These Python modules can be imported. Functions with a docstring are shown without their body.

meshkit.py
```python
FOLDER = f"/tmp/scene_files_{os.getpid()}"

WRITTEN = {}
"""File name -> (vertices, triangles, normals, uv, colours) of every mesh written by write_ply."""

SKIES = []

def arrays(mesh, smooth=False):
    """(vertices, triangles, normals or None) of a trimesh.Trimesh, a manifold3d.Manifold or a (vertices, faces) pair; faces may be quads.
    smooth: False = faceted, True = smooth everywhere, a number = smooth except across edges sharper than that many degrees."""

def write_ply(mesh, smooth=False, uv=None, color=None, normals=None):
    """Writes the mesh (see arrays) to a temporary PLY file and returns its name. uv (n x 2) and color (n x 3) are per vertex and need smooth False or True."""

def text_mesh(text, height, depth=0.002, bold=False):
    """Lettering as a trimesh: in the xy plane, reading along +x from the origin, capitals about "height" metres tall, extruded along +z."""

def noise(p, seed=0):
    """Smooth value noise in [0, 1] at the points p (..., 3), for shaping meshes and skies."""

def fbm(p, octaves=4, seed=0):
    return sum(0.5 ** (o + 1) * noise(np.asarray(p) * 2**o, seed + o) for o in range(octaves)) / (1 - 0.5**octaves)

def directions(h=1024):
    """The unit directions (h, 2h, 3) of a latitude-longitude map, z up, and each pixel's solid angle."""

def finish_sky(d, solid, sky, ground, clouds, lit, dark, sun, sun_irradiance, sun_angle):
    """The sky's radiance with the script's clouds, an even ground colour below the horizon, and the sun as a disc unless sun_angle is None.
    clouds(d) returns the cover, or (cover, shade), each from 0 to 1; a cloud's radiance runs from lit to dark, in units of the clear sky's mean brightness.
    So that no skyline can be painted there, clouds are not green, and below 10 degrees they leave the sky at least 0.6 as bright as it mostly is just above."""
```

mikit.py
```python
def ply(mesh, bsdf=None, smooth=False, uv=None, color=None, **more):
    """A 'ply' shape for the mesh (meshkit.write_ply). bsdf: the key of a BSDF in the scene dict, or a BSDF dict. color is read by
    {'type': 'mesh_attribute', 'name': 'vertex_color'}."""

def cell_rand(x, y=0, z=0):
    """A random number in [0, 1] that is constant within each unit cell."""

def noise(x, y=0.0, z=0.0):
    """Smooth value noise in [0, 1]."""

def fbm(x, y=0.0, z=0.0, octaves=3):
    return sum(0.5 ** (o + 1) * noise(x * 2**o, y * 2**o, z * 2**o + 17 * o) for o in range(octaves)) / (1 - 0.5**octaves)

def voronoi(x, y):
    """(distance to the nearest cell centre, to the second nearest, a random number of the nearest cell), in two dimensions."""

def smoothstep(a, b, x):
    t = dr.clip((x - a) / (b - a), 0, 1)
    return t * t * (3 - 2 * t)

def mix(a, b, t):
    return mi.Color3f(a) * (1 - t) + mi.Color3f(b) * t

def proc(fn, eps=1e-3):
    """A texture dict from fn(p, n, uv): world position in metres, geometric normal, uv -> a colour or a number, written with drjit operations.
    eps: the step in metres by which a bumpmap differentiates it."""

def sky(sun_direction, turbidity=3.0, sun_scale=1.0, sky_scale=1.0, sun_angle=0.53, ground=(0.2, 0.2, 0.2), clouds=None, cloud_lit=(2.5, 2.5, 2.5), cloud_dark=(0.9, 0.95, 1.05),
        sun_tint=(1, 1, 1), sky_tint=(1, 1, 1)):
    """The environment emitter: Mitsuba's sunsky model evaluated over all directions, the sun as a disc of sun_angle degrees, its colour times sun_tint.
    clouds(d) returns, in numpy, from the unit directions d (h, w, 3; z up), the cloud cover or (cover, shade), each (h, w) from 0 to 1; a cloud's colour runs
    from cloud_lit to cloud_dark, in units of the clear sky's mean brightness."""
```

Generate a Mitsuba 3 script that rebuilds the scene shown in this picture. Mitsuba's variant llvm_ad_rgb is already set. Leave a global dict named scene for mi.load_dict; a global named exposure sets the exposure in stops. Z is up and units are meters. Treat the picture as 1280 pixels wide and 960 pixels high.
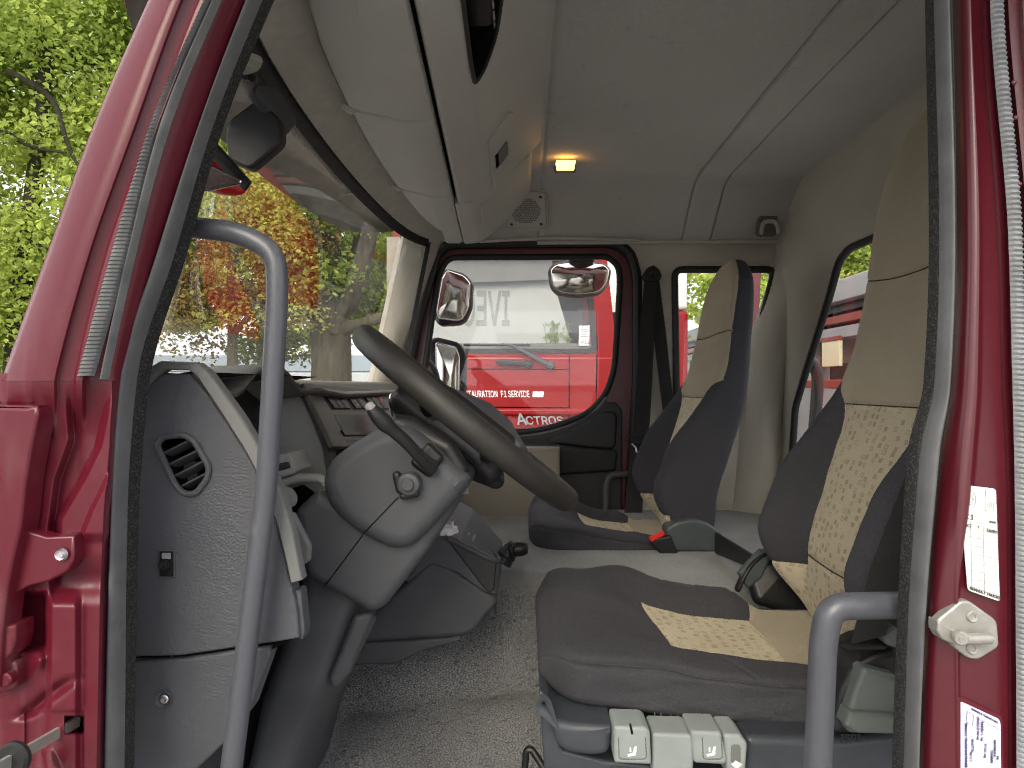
import math, random
import numpy as np, trimesh, shapely
import shapely.geometry as sg
import mitsuba as mi, drjit as dr
import mapbox_earcut, manifold3d
import mikit, meshkit
from scipy.interpolate import PchipInterpolator, CubicSpline
from mikit import proc, noise, fbm, voronoi, cell_rand, smoothstep, mix

rng = np.random.default_rng(7)
T = mi.ScalarTransform4f

# ------------------------------------------------------------------ camera, sky, exposure
F = 887.0                                   # focal length in pixels of the 1280 wide photograph
FWD = np.array([-17 / F, 1.0, 2 / F])
scene = {
    'camera': {'type': 'perspective', 'fov': math.degrees(2 * math.atan(640 / F)), 'fov_axis': 'x', 'near_clip': 0.05, 'far_clip': 400.0,
               'to_world': T().look_at(origin=[0, 0, 0], target=FWD.tolist(), up=[0, 0, 1])},
    'sky': mikit.sky([-0.22, -0.80, 0.52], turbidity=3, sun_scale=0.36, sun_angle=36, sun_tint=(0.87, 0.98, 1.14), clouds=lambda d: 1.0,
                     cloud_lit=(2.5, 2.5, 2.55), cloud_dark=(0.9, 0.95, 1.05)),
}
exposure = 2.88
GROUND = -1.85
labels = {}

# ------------------------------------------------------------------ helpers
_f = FWD / np.linalg.norm(FWD)
_r = np.cross(_f, [0, 0, 1]); _r /= np.linalg.norm(_r)
_u = np.cross(_r, _f)


def P(px, py, Y):
    """The point of the place at depth Y (metres across the cab) seen at this pixel of the photograph: used to take measurements."""
    d = _f + _r * (px - 640) / F + _u * (480 - py) / F
    return d * (Y / d[1])


def XZ(px, py, Y):
    p = P(px, py, Y)
    return p[0], p[2]


def key_for(name):
    if name not in scene and name not in labels and not any(k.startswith(name + '__') for k in scene):
        return name
    n = 1
    while True:
        k = f'{name}_{n:03d}'
        if k not in scene and k not in labels and not any(q.startswith(k + '__') for q in scene):
            return k
        n += 1


def thing(name, label, cat, group=None):
    k = key_for(name)
    labels[k] = {'label': label, 'category': cat}
    if group:
        labels[k]['group'] = group
    return k


def obj(name, mesh, mat, parent=None, smooth=35, label=None, kind=None, **more):
    if isinstance(mesh, list):
        mesh = cat(mesh)
    k = key_for((parent + '__' if parent else '') + name)
    scene[k] = mikit.ply(mesh, mat, smooth=smooth, **more)
    if label or kind:
        labels[k] = {}
        if label:
            labels[k]['label'] = label
        if kind:
            labels[k]['kind'] = kind
    return k


def solo(name, mesh, mat, label, category, group=None, smooth=35):
    k = obj(name, mesh, mat, None, smooth)
    labels[k] = {'label': label, 'category': category}
    if group:
        labels[k]['group'] = group
    return k


def struct(name, mesh, mat, smooth=35):
    k = obj(name, mesh, mat, None, smooth)
    labels[k] = {'kind': 'structure'}
    return k


def cat(ms):
    return trimesh.util.concatenate([m if isinstance(m, trimesh.Trimesh) else to_tri(m) for m in ms])


def to_tri(m):
    v, f, _ = meshkit.arrays(m)
    return trimesh.Trimesh(v, f, process=False)


def grid(A, closed=False, flip=False):
    """A (m, n, 3) grid of points as a sheet; closed: the last column joins the first."""
    A = np.asarray(A, float)
    m, n = A.shape[:2]
    i = np.arange(m - 1)[:, None]
    j = np.arange(n if closed else n - 1)[None]
    a, b = i * n + j, i * n + (j + 1) % n
    c, d = a + n, b + n
    f = np.stack([np.stack(np.broadcast_arrays(a, c, d), -1), np.stack(np.broadcast_arrays(a, d, b), -1)], 2).reshape(-1, 3)
    if flip:
        f = f[:, ::-1]
    return trimesh.Trimesh(A.reshape(-1, 3), f, process=False)


def loft(secs, caps=True, flip=False):
    """Closed sections (m, n, 3) joined to a solid."""
    S = np.asarray(secs, float)
    m, n = S.shape[:2]
    g = grid(S, closed=True)
    if not caps:
        return g
    v = np.vstack([g.vertices, S[0].mean(0), S[-1].mean(0)])
    j = np.arange(n)
    k = (j + 1) % n
    f = np.vstack([g.faces, np.stack([j * 0 + m * n, j, k], 1), np.stack([j * 0 + m * n + 1, (m - 1) * n + k, (m - 1) * n + j], 1)])
    t = trimesh.Trimesh(v, f, process=False)
    if t.volume < 0:
        t.faces = t.faces[:, ::-1]
    return t


def smooth_path(pts, n=None, closed=False):
    p = np.asarray(pts, float)
    if closed:
        p = np.vstack([p, p[:1]])
    s = np.concatenate([[0], np.cumsum(np.linalg.norm(np.diff(p, axis=0), axis=1))])
    n = n or max(8, 6 * len(p))
    if len(p) < 3:
        return p[0] + (p[-1] - p[0]) * np.linspace(0, 1, n)[:, None]
    cs = CubicSpline(s, p, bc_type='periodic' if closed else 'natural') if len(p) > 3 or closed else PchipInterpolator(s, p)
    t = np.linspace(0, s[-1], n + 1)[:-1] if closed else np.linspace(0, s[-1], n)
    return cs(t)


def round_path(pts, r, k=8):
    """A polyline with its corners replaced by arcs of about radius r."""
    p = [np.asarray(q, float) for q in pts]
    out = [p[0]]
    for a, b, c in zip(p[:-2], p[1:-1], p[2:]):
        u, w = a - b, c - b
        t = min(r, 0.48 * np.linalg.norm(u), 0.48 * np.linalg.norm(w))
        u, w = b + u / np.linalg.norm(u) * t, b + w / np.linalg.norm(w) * t
        out += [(1 - s) ** 2 * u + 2 * s * (1 - s) * b + s * s * w for s in np.linspace(0, 1, k)]
    return np.array(out + [p[-1]])


def frames(path, closed=False, up=None):
    p = np.asarray(path, float)
    t = np.roll(p, -1, 0) - np.roll(p, 1, 0) if closed else np.gradient(p, axis=0)
    t /= np.linalg.norm(t, axis=1, keepdims=True) + 1e-12
    a = np.zeros_like(t)
    if up is not None:
        u0 = np.broadcast_to(np.asarray(up, float), t.shape)
        a = u0 - t * (u0 * t).sum(1, keepdims=True)
    else:
        u0 = np.array([0, 0, 1.0]) if abs(t[0, 2]) < 0.9 else np.array([0, 1.0, 0])
        for i in range(len(t)):
            u0 = u0 - t[i] * (u0 @ t[i])
            u0 /= np.linalg.norm(u0)
            a[i] = u0
    a /= np.linalg.norm(a, axis=1, keepdims=True) + 1e-12
    return t, a, np.cross(t, a)


def tube(path, r, sides=16, closed=False, flat=1.0, up=None, cap=True):
    """A round (or, with flat, oval) tube along the points."""
    p = np.asarray(path, float)
    t, a, b = frames(p, closed, up)
    r = np.broadcast_to(r, (len(p),)).astype(float)
    if cap and not closed and len(p) > 1:
        e0, e1 = [], []
        for q in (0.9, 0.6, 0.25):
            e0.append((p[0] - t[0] * r[0] * 0.5 * q, r[0] * math.sqrt(1 - q * q) * 1.0, 0))
            e1.append((p[-1] + t[-1] * r[-1] * 0.5 * q, r[-1] * math.sqrt(1 - q * q) * 1.0, -1))
        e1 = e1[::-1]
        p = np.vstack([[x[0] for x in e0], p, [x[0] for x in e1]])
        r = np.concatenate([[x[1] for x in e0], r, [x[1] for x in e1]])
        a = np.vstack([a[[0] * 3], a, a[[-1] * 3]])
        b = np.vstack([b[[0] * 3], b, b[[-1] * 3]])
    th = np.arange(sides) * 2 * np.pi / sides
    S = p[:, None] + r[:, None, None] * (np.cos(th)[None, :, None] * a[:, None] + flat * np.sin(th)[None, :, None] * b[:, None])
    if closed:
        return grid(np.concatenate([S, S[:1]]), closed=True)
    return loft(S)


def sweep(profile, path, up, closed=False):
    """A closed profile (k, 2) carried along a path; its first axis is up, its second the side."""
    t, a, b = frames(path, closed, up)
    S = np.asarray(path)[:, None] + a[:, None] * np.asarray(profile)[None, :, :1] + b[:, None] * np.asarray(profile)[None, :, 1:]
    if closed:
        return grid(np.concatenate([S, S[:1]]), closed=True)
    return loft(S)


def ear(poly2, holes=()):
    rings = [np.asarray(poly2, float)] + [np.asarray(h, float) for h in holes]
    v = np.vstack(rings)
    return mapbox_earcut.triangulate_float64(v, np.cumsum([len(r) for r in rings]).astype(np.uint32)).reshape(-1, 3)


def rounded2(pts, r, k=6):
    """A closed 2-D outline with rounded corners."""
    p = np.asarray(pts, float)
    out = []
    n = len(p)
    rr = np.broadcast_to(r, (n,))
    for i in range(n):
        a, b, c = p[i - 1], p[i], p[(i + 1) % n]
        u, w = a - b, c - b
        t = min(rr[i], 0.45 * np.linalg.norm(u), 0.45 * np.linalg.norm(w))
        if t < 1e-6:
            out.append(b)
            continue
        u, w = b + u / np.linalg.norm(u) * t, b + w / np.linalg.norm(w) * t
        out += [(1 - s) ** 2 * u + 2 * s * (1 - s) * b + s * s * w for s in np.linspace(0, 1, k)]
    return np.array(out)


def slabf(poly2, O, U, V, depth, r=0.003, back=False, k=4, dome=0.0):
    """An outline in the plane O, U, V made solid along N = away from the face (U x V points to the viewer of the face), front edge rounded by r."""
    p = np.asarray(poly2, float)
    area = 0.5 * np.sum(p[:, 0] * np.roll(p[:, 1], -1) - np.roll(p[:, 0], -1) * p[:, 1])
    if area < 0:
        p = p[::-1]
    O, U, V = (np.asarray(x, float) for x in (O, U, V))
    N = np.cross(U, V)
    N /= np.linalg.norm(N)
    e1, e2 = p - np.roll(p, 1, 0), np.roll(p, -1, 0) - p
    n1 = np.stack([-e1[:, 1], e1[:, 0]], 1); n1 /= np.linalg.norm(n1, axis=1, keepdims=True) + 1e-12
    n2 = np.stack([-e2[:, 1], e2[:, 0]], 1); n2 /= np.linalg.norm(n2, axis=1, keepdims=True) + 1e-12
    nn = n1 + n2
    nn /= np.maximum((nn * nn).sum(1, keepdims=True) / 2, 0.6)
    rings = []
    for s in np.linspace(0, 1, k):
        ang = s * math.pi / 2
        rings.append((p + nn * r * (1 - math.sin(ang)), -r * (1 - math.cos(ang)) if False else -r * (1 - math.cos(ang))))
    # ring 0: face (inset r, depth 0) ... last ring: outline (depth r)
    rings.append((p, -depth + (r if back else 0)))
    if back:
        for s in np.linspace(0, 1, k)[1:]:
            ang = s * math.pi / 2
            rings.append((p + nn * r * (1 - math.cos(ang)), -depth + r - r * math.sin(ang)))
    S = np.array([O + q[:, :1] * U + q[:, 1:] * V + N * d for q, d in rings])
    n = len(p)
    g = grid(S, closed=True)
    f0 = ear(rings[0][0])
    f1 = ear(rings[-1][0])
    v, f = g.vertices, g.faces
    parts = [f]
    t0 = trimesh.Trimesh(np.vstack([v]), np.vstack([f, f0, f1[:, ::-1] + (len(rings) - 1) * n]), process=False)
    # make the winding agree: the face must look along N
    a, b, c = S[0][f0[0]]
    if np.dot(np.cross(b - a, c - a), N) < 0:
        f0 = f0[:, ::-1]
    a, b, c = S[-1][f1[0]]
    if np.dot(np.cross(b - a, c - a), N) > 0:
        f1 = f1[:, ::-1]
    mid = grid(S, closed=True)
    side = trimesh.Trimesh(v, np.vstack([f0, f1 + (len(rings) - 1) * n, f]), process=False)
    if side.volume < 0:
        # only the wall was the wrong way round
        side = trimesh.Trimesh(v, np.vstack([f0, f1 + (len(rings) - 1) * n, f[:, ::-1]]), process=False)
    return side


def slab(pxs, Y, depth, r=0.004, corner=0.0, back=False, k=4):
    """An outline measured in the photograph at depth Y, as a solid reaching `depth` further into the cab."""
    p = np.array([XZ(x, y, Y) for x, y in pxs])
    if corner:
        p = rounded2(p, corner)
    return slabf(p, [0, Y, 0], [1, 0, 0], [0, 0, 1], depth, r, back, k)


def plate_with_holes(outer, holes, O, U, V, depth):
    """A flat plate with openings, `depth` thick behind the plane."""
    g = sg.Polygon(outer, holes)
    m = trimesh.creation.extrude_polygon(g, depth, engine='earcut')
    O, U, V = (np.asarray(x, float) for x in (O, U, V))
    N = np.cross(U, V); N /= np.linalg.norm(N)
    q = m.vertices
    m = trimesh.Trimesh(O + q[:, :1] * U + q[:, 1:2] * V + N * (q[:, 2:] - depth), m.faces, process=False)
    return m


def box(c, size, r=0.0, axes=None):
    """A box with rounded edges."""
    c, h = np.asarray(c, float), np.asarray(size, float) / 2
    if r <= 0:
        m = trimesh.creation.box(2 * h)
    else:
        r = min(r, 0.98 * h.min())
        n = 4
        q = np.concatenate([-1 + 0 * np.arange(n) - 1e-9 * np.arange(n), 1 + 1e-9 * np.arange(n)])
        m = trimesh.creation.icosphere(2, 1.0)
        s = np.sign(m.vertices) * (h - r) + m.vertices * r
        m = manifold_hull(s)
    v = m.vertices
    if axes is not None:
        v = v @ np.asarray(axes, float)
    return trimesh.Trimesh(v + c, m.faces, process=False)


def manifold_hull(points):
    m = manifold3d.Manifold.hull_points(np.asarray(points, np.float32)).to_mesh()
    return trimesh.Trimesh(np.asarray(m.vert_properties)[:, :3].astype(float), np.asarray(m.tri_verts), process=False)


_ico = trimesh.creation.icosphere(2, 1.0).vertices


def hull(points, r):
    rr = np.broadcast_to(r, (len(points),))
    return manifold_hull(np.vstack([np.asarray(p) + _ico * q for p, q in zip(points, rr)]))


def lathe(prof, O, axis, n=28):
    """(radius, height) pairs turned about an axis from O."""
    ax = np.asarray(axis, float) / np.linalg.norm(axis)
    a = np.cross(ax, [0.3, 0.1, 0.9]); a /= np.linalg.norm(a)
    b = np.cross(ax, a)
    th = np.arange(n) * 2 * np.pi / n
    S = [np.asarray(O) + ax * h + r * (np.cos(th)[:, None] * a + np.sin(th)[:, None] * b) for r, h in prof]
    return loft(S)


def split(mesh, f):
    """The mesh cut along f = 0 (f: one number per vertex): the side with f > 0 and the side with f < 0."""
    v, F_ = np.asarray(mesh.vertices), np.asarray(mesh.faces)
    f = np.where(np.abs(f) < 1e-9, 1e-9, f)
    res = []
    for s in (1, -1):
        g = f * s
        tri, extra, cache = [], [], {}
        sg_ = g[F_] > 0
        cnt = sg_.sum(1)
        tri.append(F_[cnt == 3])
        new = []

        def cut(i, j):
            key = (min(i, j), max(i, j))
            if key not in cache:
                t = g[i] / (g[i] - g[j])
                cache[key] = len(v) + len(extra)
                extra.append(v[i] + (v[j] - v[i]) * t)
            return cache[key]

        for q in F_[(cnt == 1) | (cnt == 2)]:
            ins = [g[x] > 0 for x in q]
            if sum(ins) == 1:
                k = ins.index(True)
                a, b, c = q[k], q[(k + 1) % 3], q[(k + 2) % 3]
                new.append([a, cut(a, b), cut(a, c)])
            else:
                k = ins.index(False)
                a, b, c = q[k], q[(k + 1) % 3], q[(k + 2) % 3]
                ab, ac = cut(a, b), cut(a, c)
                new += [[ab, b, c], [ab, c, ac]]
        ff = np.vstack(tri + ([np.array(new)] if new else []))
        vv = np.vstack([v] + ([np.array(extra)] if extra else []))
        m = trimesh.Trimesh(vv, ff, process=False)
        m.remove_unreferenced_vertices()
        res.append(m)
    return res


def rail(pys, pxs, Ys):
    """A line of the bodywork: pixel column and depth as smooth functions of the pixel row."""
    fx = PchipInterpolator(pys, pxs, extrapolate=True)
    fy = PchipInterpolator(pys, np.broadcast_to(Ys, (len(pys),)), extrapolate=True)

    def at(y):
        c = np.clip(y, pys[0], pys[-1])
        x = float(fx(c))
        if y < pys[0]:
            x += (y - pys[0]) * (pxs[1] - pxs[0]) / (pys[1] - pys[0])
        return P(x, y, float(fy(c)))
    return lambda py: np.array([at(y) for y in py])


def relief(rails, rows, closed=False):
    return grid(np.stack([r(rows) for r in rails], 1), closed=closed)


def between(ra, rb, rows, bulge, n=7, base=0.0):
    """A strip from one line to the next, swelling towards the door side by bulge (a rubber seal)."""
    a, b = ra(rows), rb(rows)
    s = np.linspace(0, 1, n)
    A = a[:, None] * (1 - s)[None, :, None] + b[:, None] * s[None, :, None]
    A[..., 1] -= base + bulge * np.sqrt(np.maximum(0, 1 - (2 * s - 1) ** 2))[None]
    return grid(A)


def text(t, h, O, U, V, bold=False, depth=0.0008, centre=False):
    m = meshkit.text_mesh(t, h, depth, bold)
    q = np.array(m.vertices)
    if centre:
        q[:, 0] -= (q[:, 0].min() + q[:, 0].max()) / 2
    U, V = np.asarray(U, float), np.asarray(V, float)
    U, V = U / np.linalg.norm(U), V / np.linalg.norm(V)
    N = np.cross(U, V)
    return trimesh.Trimesh(np.asarray(O) + q[:, :1] * U + q[:, 1:2] * V + q[:, 2:] * N, m.faces, process=False)


def window_pane(p, O, U, V):
    """A window pane: one single sheet."""
    p = np.asarray(p, float)
    O, U, V = (np.asarray(x, float) for x in (O, U, V))
    return trimesh.Trimesh(O + p[:, :1] * U + p[:, 1:] * V, ear(p), process=False)


def flatsheet(p, Y, t=0.0006):
    return slabf(np.asarray(p), [0, Y, 0], [1, 0, 0], [0, 0, 1], t, 0.0001, k=2)


# ------------------------------------------------------------------ materials
def rgb(c):
    return {'type': 'rgb', 'value': list(c)}


def mat(name, bsdf, two=True):
    scene[name] = {'type': 'twosided', 'bsdf': bsdf} if two else bsdf
    return name


def prin(color, rough=0.5, bump=None, bscale=0.001, spec=0.5, **kw):
    b = {'type': 'principled', 'base_color': rgb(color) if isinstance(color, (tuple, list)) else color,
         'roughness': rough, 'specular': spec, **kw}
    if bump is not None:
        b = {'type': 'bumpmap', 'arbitrary': bump, 'scale': bscale, 'bsdf': b}
    return b


def speck(base, amount, scale, seed=0.0):
    """A base colour with soft wear: slow fbm on the albedo."""
    base = list(base)
    return proc(lambda p, n, uv: mi.Color3f(base) * (1 - amount + 2 * amount * fbm(p.x * scale + seed, p.y * scale, p.z * scale, 3)))


def leather(p, n, uv, s=470.0):
    a = noise(p.x * s, p.y * s, p.z * s)
    b = noise(p.x * s * 2.1 + 9, p.y * s * 2.1, p.z * s * 2.1)
    return smoothstep(0.25, 0.7, a) * 0.7 + b * 0.3


def dirty_red(base):
    def fn(p, n, uv):
        d = fbm(p.x * 14, p.y * 14, p.z * 6, 4)
        s = noise(p.x * 120, p.y * 60, p.z * 9)
        low = smoothstep(0.25, -0.45, p.z)
        k = smoothstep(0.52, 0.78, d * 0.75 + s * 0.25) * (0.02 + 0.15 * low)
        return mix(base, (0.42, 0.30, 0.29), k)
    return proc(fn)


mat('m_maroon', prin(dirty_red((0.106, 0.0075, 0.0185)), 0.34, clearcoat=0.5, clearcoat_gloss=0.96, spec=0.4))
mat('m_maroon_clean', {'type': 'roughplastic', 'distribution': 'ggx', 'int_ior': 1.75, 'alpha': 0.10, 'nonlinear': False, 'diffuse_reflectance': rgb((0.108, 0.0070, 0.0165))})
mat('m_maroon_body', prin((0.15, 0.012, 0.022), 0.3, clearcoat=0.9, clearcoat_gloss=0.93))
mat('m_red', prin((0.25, 0.0028, 0.005), 0.32, spec=0.35, clearcoat=0.25, clearcoat_gloss=0.9))
mat('m_red_lens', prin((0.55, 0.02, 0.02), 0.15))
mat('m_seal', prin(speck((0.105, 0.108, 0.115), 0.25, 30), 0.42))
mat('m_seal_fleece', prin(proc(lambda p, n, uv: mi.Color3f(0.022) + mi.Color3f(0.045) * smoothstep(0.42, 0.9, noise(p.x * 800, p.y * 800, p.z * 480))), 0.85,
    proc(lambda p, n, uv: noise(p.x * 600, p.y * 600, p.z * 600)), 0.002, spec=0.2))
mat('m_corrugated', prin(speck((0.17, 0.175, 0.18), 0.35, 40), 0.38))
mat('m_corr_light', prin(speck((0.25, 0.265, 0.28), 0.3, 40), 0.38))
mat('m_rubber', prin((0.018, 0.018, 0.019), 0.5, spec=0.4))
mat('m_black', prin((0.012, 0.012, 0.013), 0.4, spec=0.4))
mat('m_dark_gap', prin((0.004, 0.004, 0.004), 0.9, spec=0.1))
mat('m_dash_dark', prin(speck((0.074, 0.078, 0.091), 0.12, 9), 0.5, proc(leather, 3e-4), 0.0010, spec=0.45))
mat('m_plastic_dark', prin(speck((0.061, 0.064, 0.072), 0.18, 9), 0.5, proc(lambda p, n, uv: leather(p, n, uv, 700.0), 3e-4), 0.0003, spec=0.45))
mat('m_plastic_black', prin(speck((0.016, 0.016, 0.018), 0.15, 12), 0.42, proc(lambda p, n, uv: leather(p, n, uv, 700.0), 3e-4), 0.0002, spec=0.45))
mat('m_plastic_gray', prin(speck((0.145, 0.148, 0.148), 0.10, 7), 0.5, proc(lambda p, n, uv: leather(p, n, uv, 700.0), 3e-4), 0.0002, spec=0.4))
mat('m_plastic_taupe', prin(speck((0.17, 0.16, 0.145), 0.10, 7), 0.5, proc(lambda p, n, uv: leather(p, n, uv, 700.0), 3e-4), 0.0002, spec=0.4))
mat('m_trim_beige', prin(speck((0.44, 0.415, 0.355), 0.10, 5), 0.6, proc(lambda p, n, uv: leather(p, n, uv, 500.0), 3e-4), 0.0003, spec=0.35))
mat('m_console', prin(speck((0.455, 0.452, 0.428), 0.07, 5), 0.55, proc(lambda p, n, uv: leather(p, n, uv, 600.0), 3e-4), 0.00025, spec=0.35))
mat('m_header', prin(speck((0.46, 0.45, 0.405), 0.12, 60), 0.7, proc(lambda p, n, uv: noise(p.x * 500, p.y * 500, p.z * 500)), 0.0008, spec=0.25))
mat('m_headliner', prin(proc(lambda p, n, uv: mi.Color3f(0.445, 0.437, 0.425) * (0.86 + 0.20 * fbm(p.x * 3, p.y * 3, p.z * 3, 3) + 0.16 * noise(p.x * 330, p.y * 330, p.z * 330)
    - 0.12 * smoothstep(0.84, 0.90, noise(p.x * 37, p.y * 37, p.z * 37)) * smoothstep(0.6, 0.8, noise(p.x * 9, p.y * 9, 3)))), 0.9,
    proc(lambda p, n, uv: noise(p.x * 450, p.y * 450, p.z * 450)), 0.0006, spec=0.15))
mat('m_wall', prin(proc(lambda p, n, uv: mi.Color3f(0.47, 0.445, 0.385) * (0.84 + 0.2 * fbm(p.x * 5, p.y * 5, p.z * 5, 3) + 0.12 * noise(p.x * 260, p.y * 260, p.z * 260))), 0.85,
    proc(lambda p, n, uv: noise(p.x * 420, p.y * 420, p.z * 420)), 0.0006, spec=0.15))
mat('m_visor', prin(speck((0.31, 0.31, 0.27), 0.25, 14), 0.35))
mat('m_steel', {'type': 'roughconductor', 'material': 'Cr', 'alpha': 0.25})
mat('m_zinc', prin(speck((0.43, 0.42, 0.39), 0.28, 60), 0.42, metallic=0.55))
mat('m_mirror', {'type': 'roughconductor', 'material': 'Ag', 'alpha': 0.02})
mat('m_glass', {'type': 'thindielectric', 'int_ior': 1.48}, two=False)
mat('m_glass_front', {'type': 'thindielectric', 'int_ior': 1.36}, two=False)
mat('m_glass_rear', {'type': 'thindielectric', 'int_ior': 1.15}, two=False)
mat('m_rail', prin(proc(lambda p, n, uv: mix((0.085, 0.09, 0.108), (0.22, 0.215, 0.215), smoothstep(0.60, 0.8, fbm(p.x * 26, p.y * 26, p.z * 11, 4)) * 0.6)), 0.36, metallic=0.1, spec=0.55))
mat('m_white', prin((0.72, 0.72, 0.72), 0.5))
mat('m_sticker', prin((0.80, 0.80, 0.78), 0.4))
mat('m_plate', prin((0.66, 0.66, 0.80), 0.35))
mat('m_ink', prin((0.05, 0.05, 0.055), 0.6))
mat('m_ink_blue', prin((0.06, 0.06, 0.16), 0.6))
mat('m_ink_gray', prin((0.30, 0.30, 0.31), 0.6))
mat('m_red_button', prin((0.60, 0.02, 0.015), 0.4))
mat('m_lever_gray', prin(speck((0.265, 0.295, 0.29), 0.14, 18), 0.42, spec=0.45))
mat('m_lever_dark', prin(speck((0.12, 0.137, 0.132), 0.15, 18), 0.42, spec=0.45))
mat('m_seat_plastic', prin(speck((0.045, 0.050, 0.060), 0.3, 14), 0.36, spec=0.5))
mat('m_webbing', prin(proc(lambda p, n, uv: mi.Color3f(0.022) * (0.8 + 0.4 * noise(p.x * 500, p.y * 30, p.z * 500))), 0.7, spec=0.25))


def weave(p, n, uv, s=900.0):
    return noise(p.x * s, p.y * s, p.z * s) * 0.6 + noise(p.x * s * 0.5, p.y * s * 0.5, p.z * s * 0.5) * 0.4


def cloth_color(c, amp=0.35, dust=0.10):
    return proc(lambda p, n, uv: mi.Color3f(list(c)) * (1 - amp / 2 + amp * noise(p.x * 520, p.y * 520, p.z * 520)) * (0.9 + 0.2 * fbm(p.x * 7, p.y * 7, p.z * 7, 3))
        + mi.Color3f(0.25, 0.24, 0.25) * dust * smoothstep(0.70, 0.95, noise(p.x * 260, p.y * 260, p.z * 260)))


mat('m_cloth_dark', prin(cloth_color((0.048, 0.0475, 0.054), 0.4, 0.045), 0.9, proc(weave, 3e-4), 0.0005, spec=0.12, sheen=0.6))
mat('m_cloth_tan', prin(cloth_color((0.335, 0.292, 0.218), 0.22, 0.0), 0.9, proc(weave, 3e-4), 0.0005, spec=0.12, sheen=0.3))


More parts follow.
